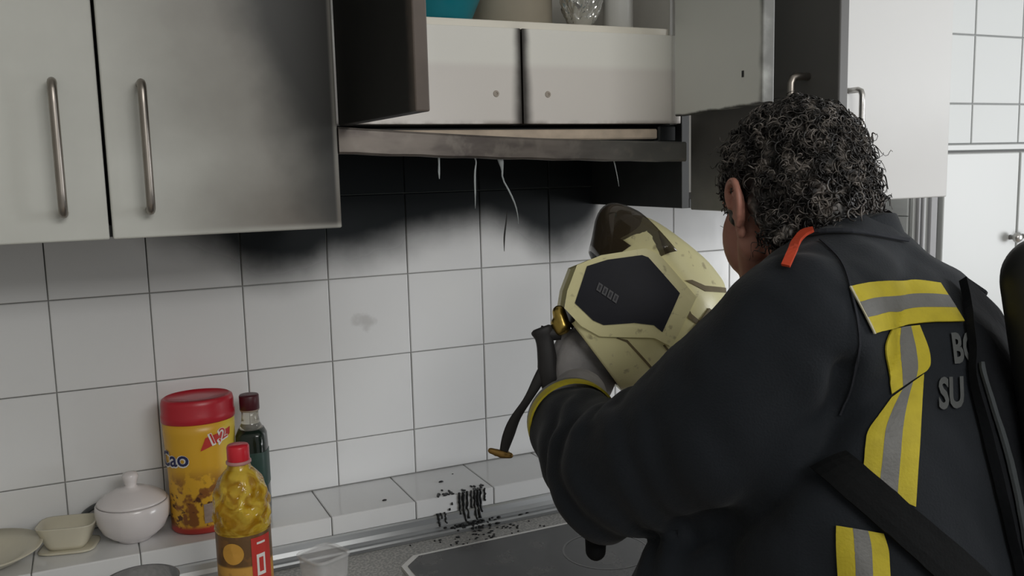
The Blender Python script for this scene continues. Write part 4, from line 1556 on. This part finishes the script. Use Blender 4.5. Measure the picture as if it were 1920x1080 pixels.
FRAME = [(1051, 575), (1056, 545), (1073, 500), (1115, 483), (1192, 471), (1216, 482), (1280, 556), (1236, 642), (1205, 626), (1112, 624), (1080, 606)]
PANEL = [(1069, 566), (1090, 502), (1125, 491), (1185, 483), (1196, 487), (1250, 549), (1219, 616), (1204, 604), (1170, 600), (1118, 604), (1100, 596)]
for sd in (1, -1):
    hplate('side_frame', FRAME, .006, -.016 if sd < 0 else .016, HY.m, sd, cup=True)
    pn = hplate('side_panel', PANEL, .0075, .002, simple('dark_navy_panel', (0.012, 0.013, 0.020), 0.55, var=.25, spec=0.3), sd, cup=True)
    if sd == 1:
        g = simple('grey_embossed_mark', (0.09, 0.09, 0.10), 0.5)
        for k in range(4):
            x0, y0 = 1110 + k * 9.0, 530 + k * 6.2
            q = [(x0, y0), (x0 + 7, y0 + 5), (x0 + 2, y0 + 18), (x0 - 5, y0 + 13)]
            hplate('embossed_mark', q, .0098, .0006, g, 1, 1, pn, True)
            m_ = [(x0 + 1, y0 + 4), (x0 + 4, y0 + 6), (x0 + 1, y0 + 14), (x0 - 2, y0 + 12)]
            hplate('embossed_mark', m_, .0104, .0006, simple('dark_navy_inset', (0.014, 0.015, 0.024), 0.4), 1, 1, pn, True)
GAP = simple('shaded_grimy_crease', (0.16, 0.125, 0.06), 0.7, var=.4)  # dark strips paint in the shadowed creases along with grimy gap lines
hplate('joint_strip', [(1262, 527), (1275, 526), (1300, 536), (1352, 540), (1352, 549), (1300, 546)], .0006, .0005, GAP, 1, 3)
hplate('joint_strip', [(1250, 548), (1255, 552), (1272, 585), (1300, 607), (1296, 612), (1266, 592)], .0006, .0005, GAP, 1, 3)
hplate('joint_strip', [(1140, 627), (1143, 626), (1160, 630), (1205, 678), (1202, 681), (1158, 634)], .0006, .0005, GAP, 1, 3)
hplate('joint_strip', [(1222, 640), (1225, 638), (1252, 668), (1249, 671)], .0006, .0005, GAP, 1, 3)
hplate('ridge', [(1275, 612), (1305, 575), (1312, 580), (1285, 622), (1270, 640), (1264, 636)], .0012, .001, GAP, 1, 3)
# visor bubble above the face opening
v, f = [], []
VS = [(-.014, .112), (.005, .128), (.025, .146), (.042, .153), (.056, .151), (.068, .140), (.078, .122)]
VS = smooth_path(VS, 14)
for z, xo in VS:
    for k in range(25):
        a = math.radians(-76 + 152 * k / 24)
        v.append((.012 + (xo - .012) * math.cos(a), .1000 * math.sin(a), z))
for i in range(len(VS) - 1):
    for k in range(24):
        f.append((i * 25 + k, i * 25 + k + 1, (i + 1) * 25 + k + 1, (i + 1) * 25 + k))
bm = bmesh.new()
vs = [bm.verts.new(p) for p in v]
for q in f: bm.faces.new([vs[i] for i in q])
bmesh.ops.recalc_face_normals(bm, faces=bm.faces[:])
bmesh.ops.solidify(bm, geom=bm.faces[:], thickness=0.0025)
put('visor', xf(frm(bm, 'visor'), MH), clear('smoky_visor', (0.060, 0.045, 0.028), 0.06, 0.0, 1.5, 0.74), hl, smooth=True)
# brass clasp, chin strap with its pad and gold buckle
BRASS = simple('brass', (0.42, 0.30, 0.08), 0.28, 1.0, var=.3, nscale=80)
dq = 1.315
put('clasp', fuse('clasp', [capsule_vf(Wp(1048, 585, dq), Wp(1055, 612, dq), .010, .012, 14), capsule_vf(Wp(1044, 606, dq), Wp(1050, 618, dq), .009, .009, 14)], .002, 2), BRASS, hl)
STR = simple('black_strap', (0.018, 0.017, 0.018), 0.6, var=.3)
p = smooth_path([Wp(1014, 614, dq), Wp(1020, 632, dq), Wp(1025, 665, dq), Wp(1028, 700, dq), Wp(1040, 742, dq), Wp(1052, 770, 1.29)], 20)
put('strap_pad', tube('pad', p, [.012, .016, .0165, .015, .0135, .013, .013, .0135, .014, .014, .0145, .0145, .0145, .0145, .0145, .014, .014, .013, .012, .010], 12, .55, up=tuple(-CF)), STR, hl, smooth=True)
p = smooth_path([Wp(1050, 625, 1.32), Wp(1030, 626, dq), Wp(1012, 622, dq)], 10)
put('strap_link', tube('link', p, .010, 10, .6, up=tuple(CF)), STR, hl, smooth=True)
p = smooth_path([Wp(1026, 680, dq), Wp(1010, 712, dq), Wp(990, 748, dq), Wp(966, 785, dq), Wp(952, 820, dq), Wp(944, 848, dq)], 22)
put('chin_strap', tube('chin_strap', p, [.0075 + .0014 * math.sin(i * .5) for i in range(22)], 10, .4, up=tuple(-CF)), STR, hl, smooth=True)
put('buckle', fuse('buckle', [capsule_vf(Wp(920, 845, dq), Wp(944, 852, dq), .0045, .006, 12), capsule_vf(Wp(940, 852, dq), Wp(957, 854, dq), .0058, .0045, 12), capsule_vf(Wp(930, 850, dq), Wp(951, 850, dq + .008), .0045, .0045, 12)], .0018, 2), simple('tarnished_gold', (0.33, 0.20, 0.06), 0.4, .8, var=.3, nscale=60), hl)
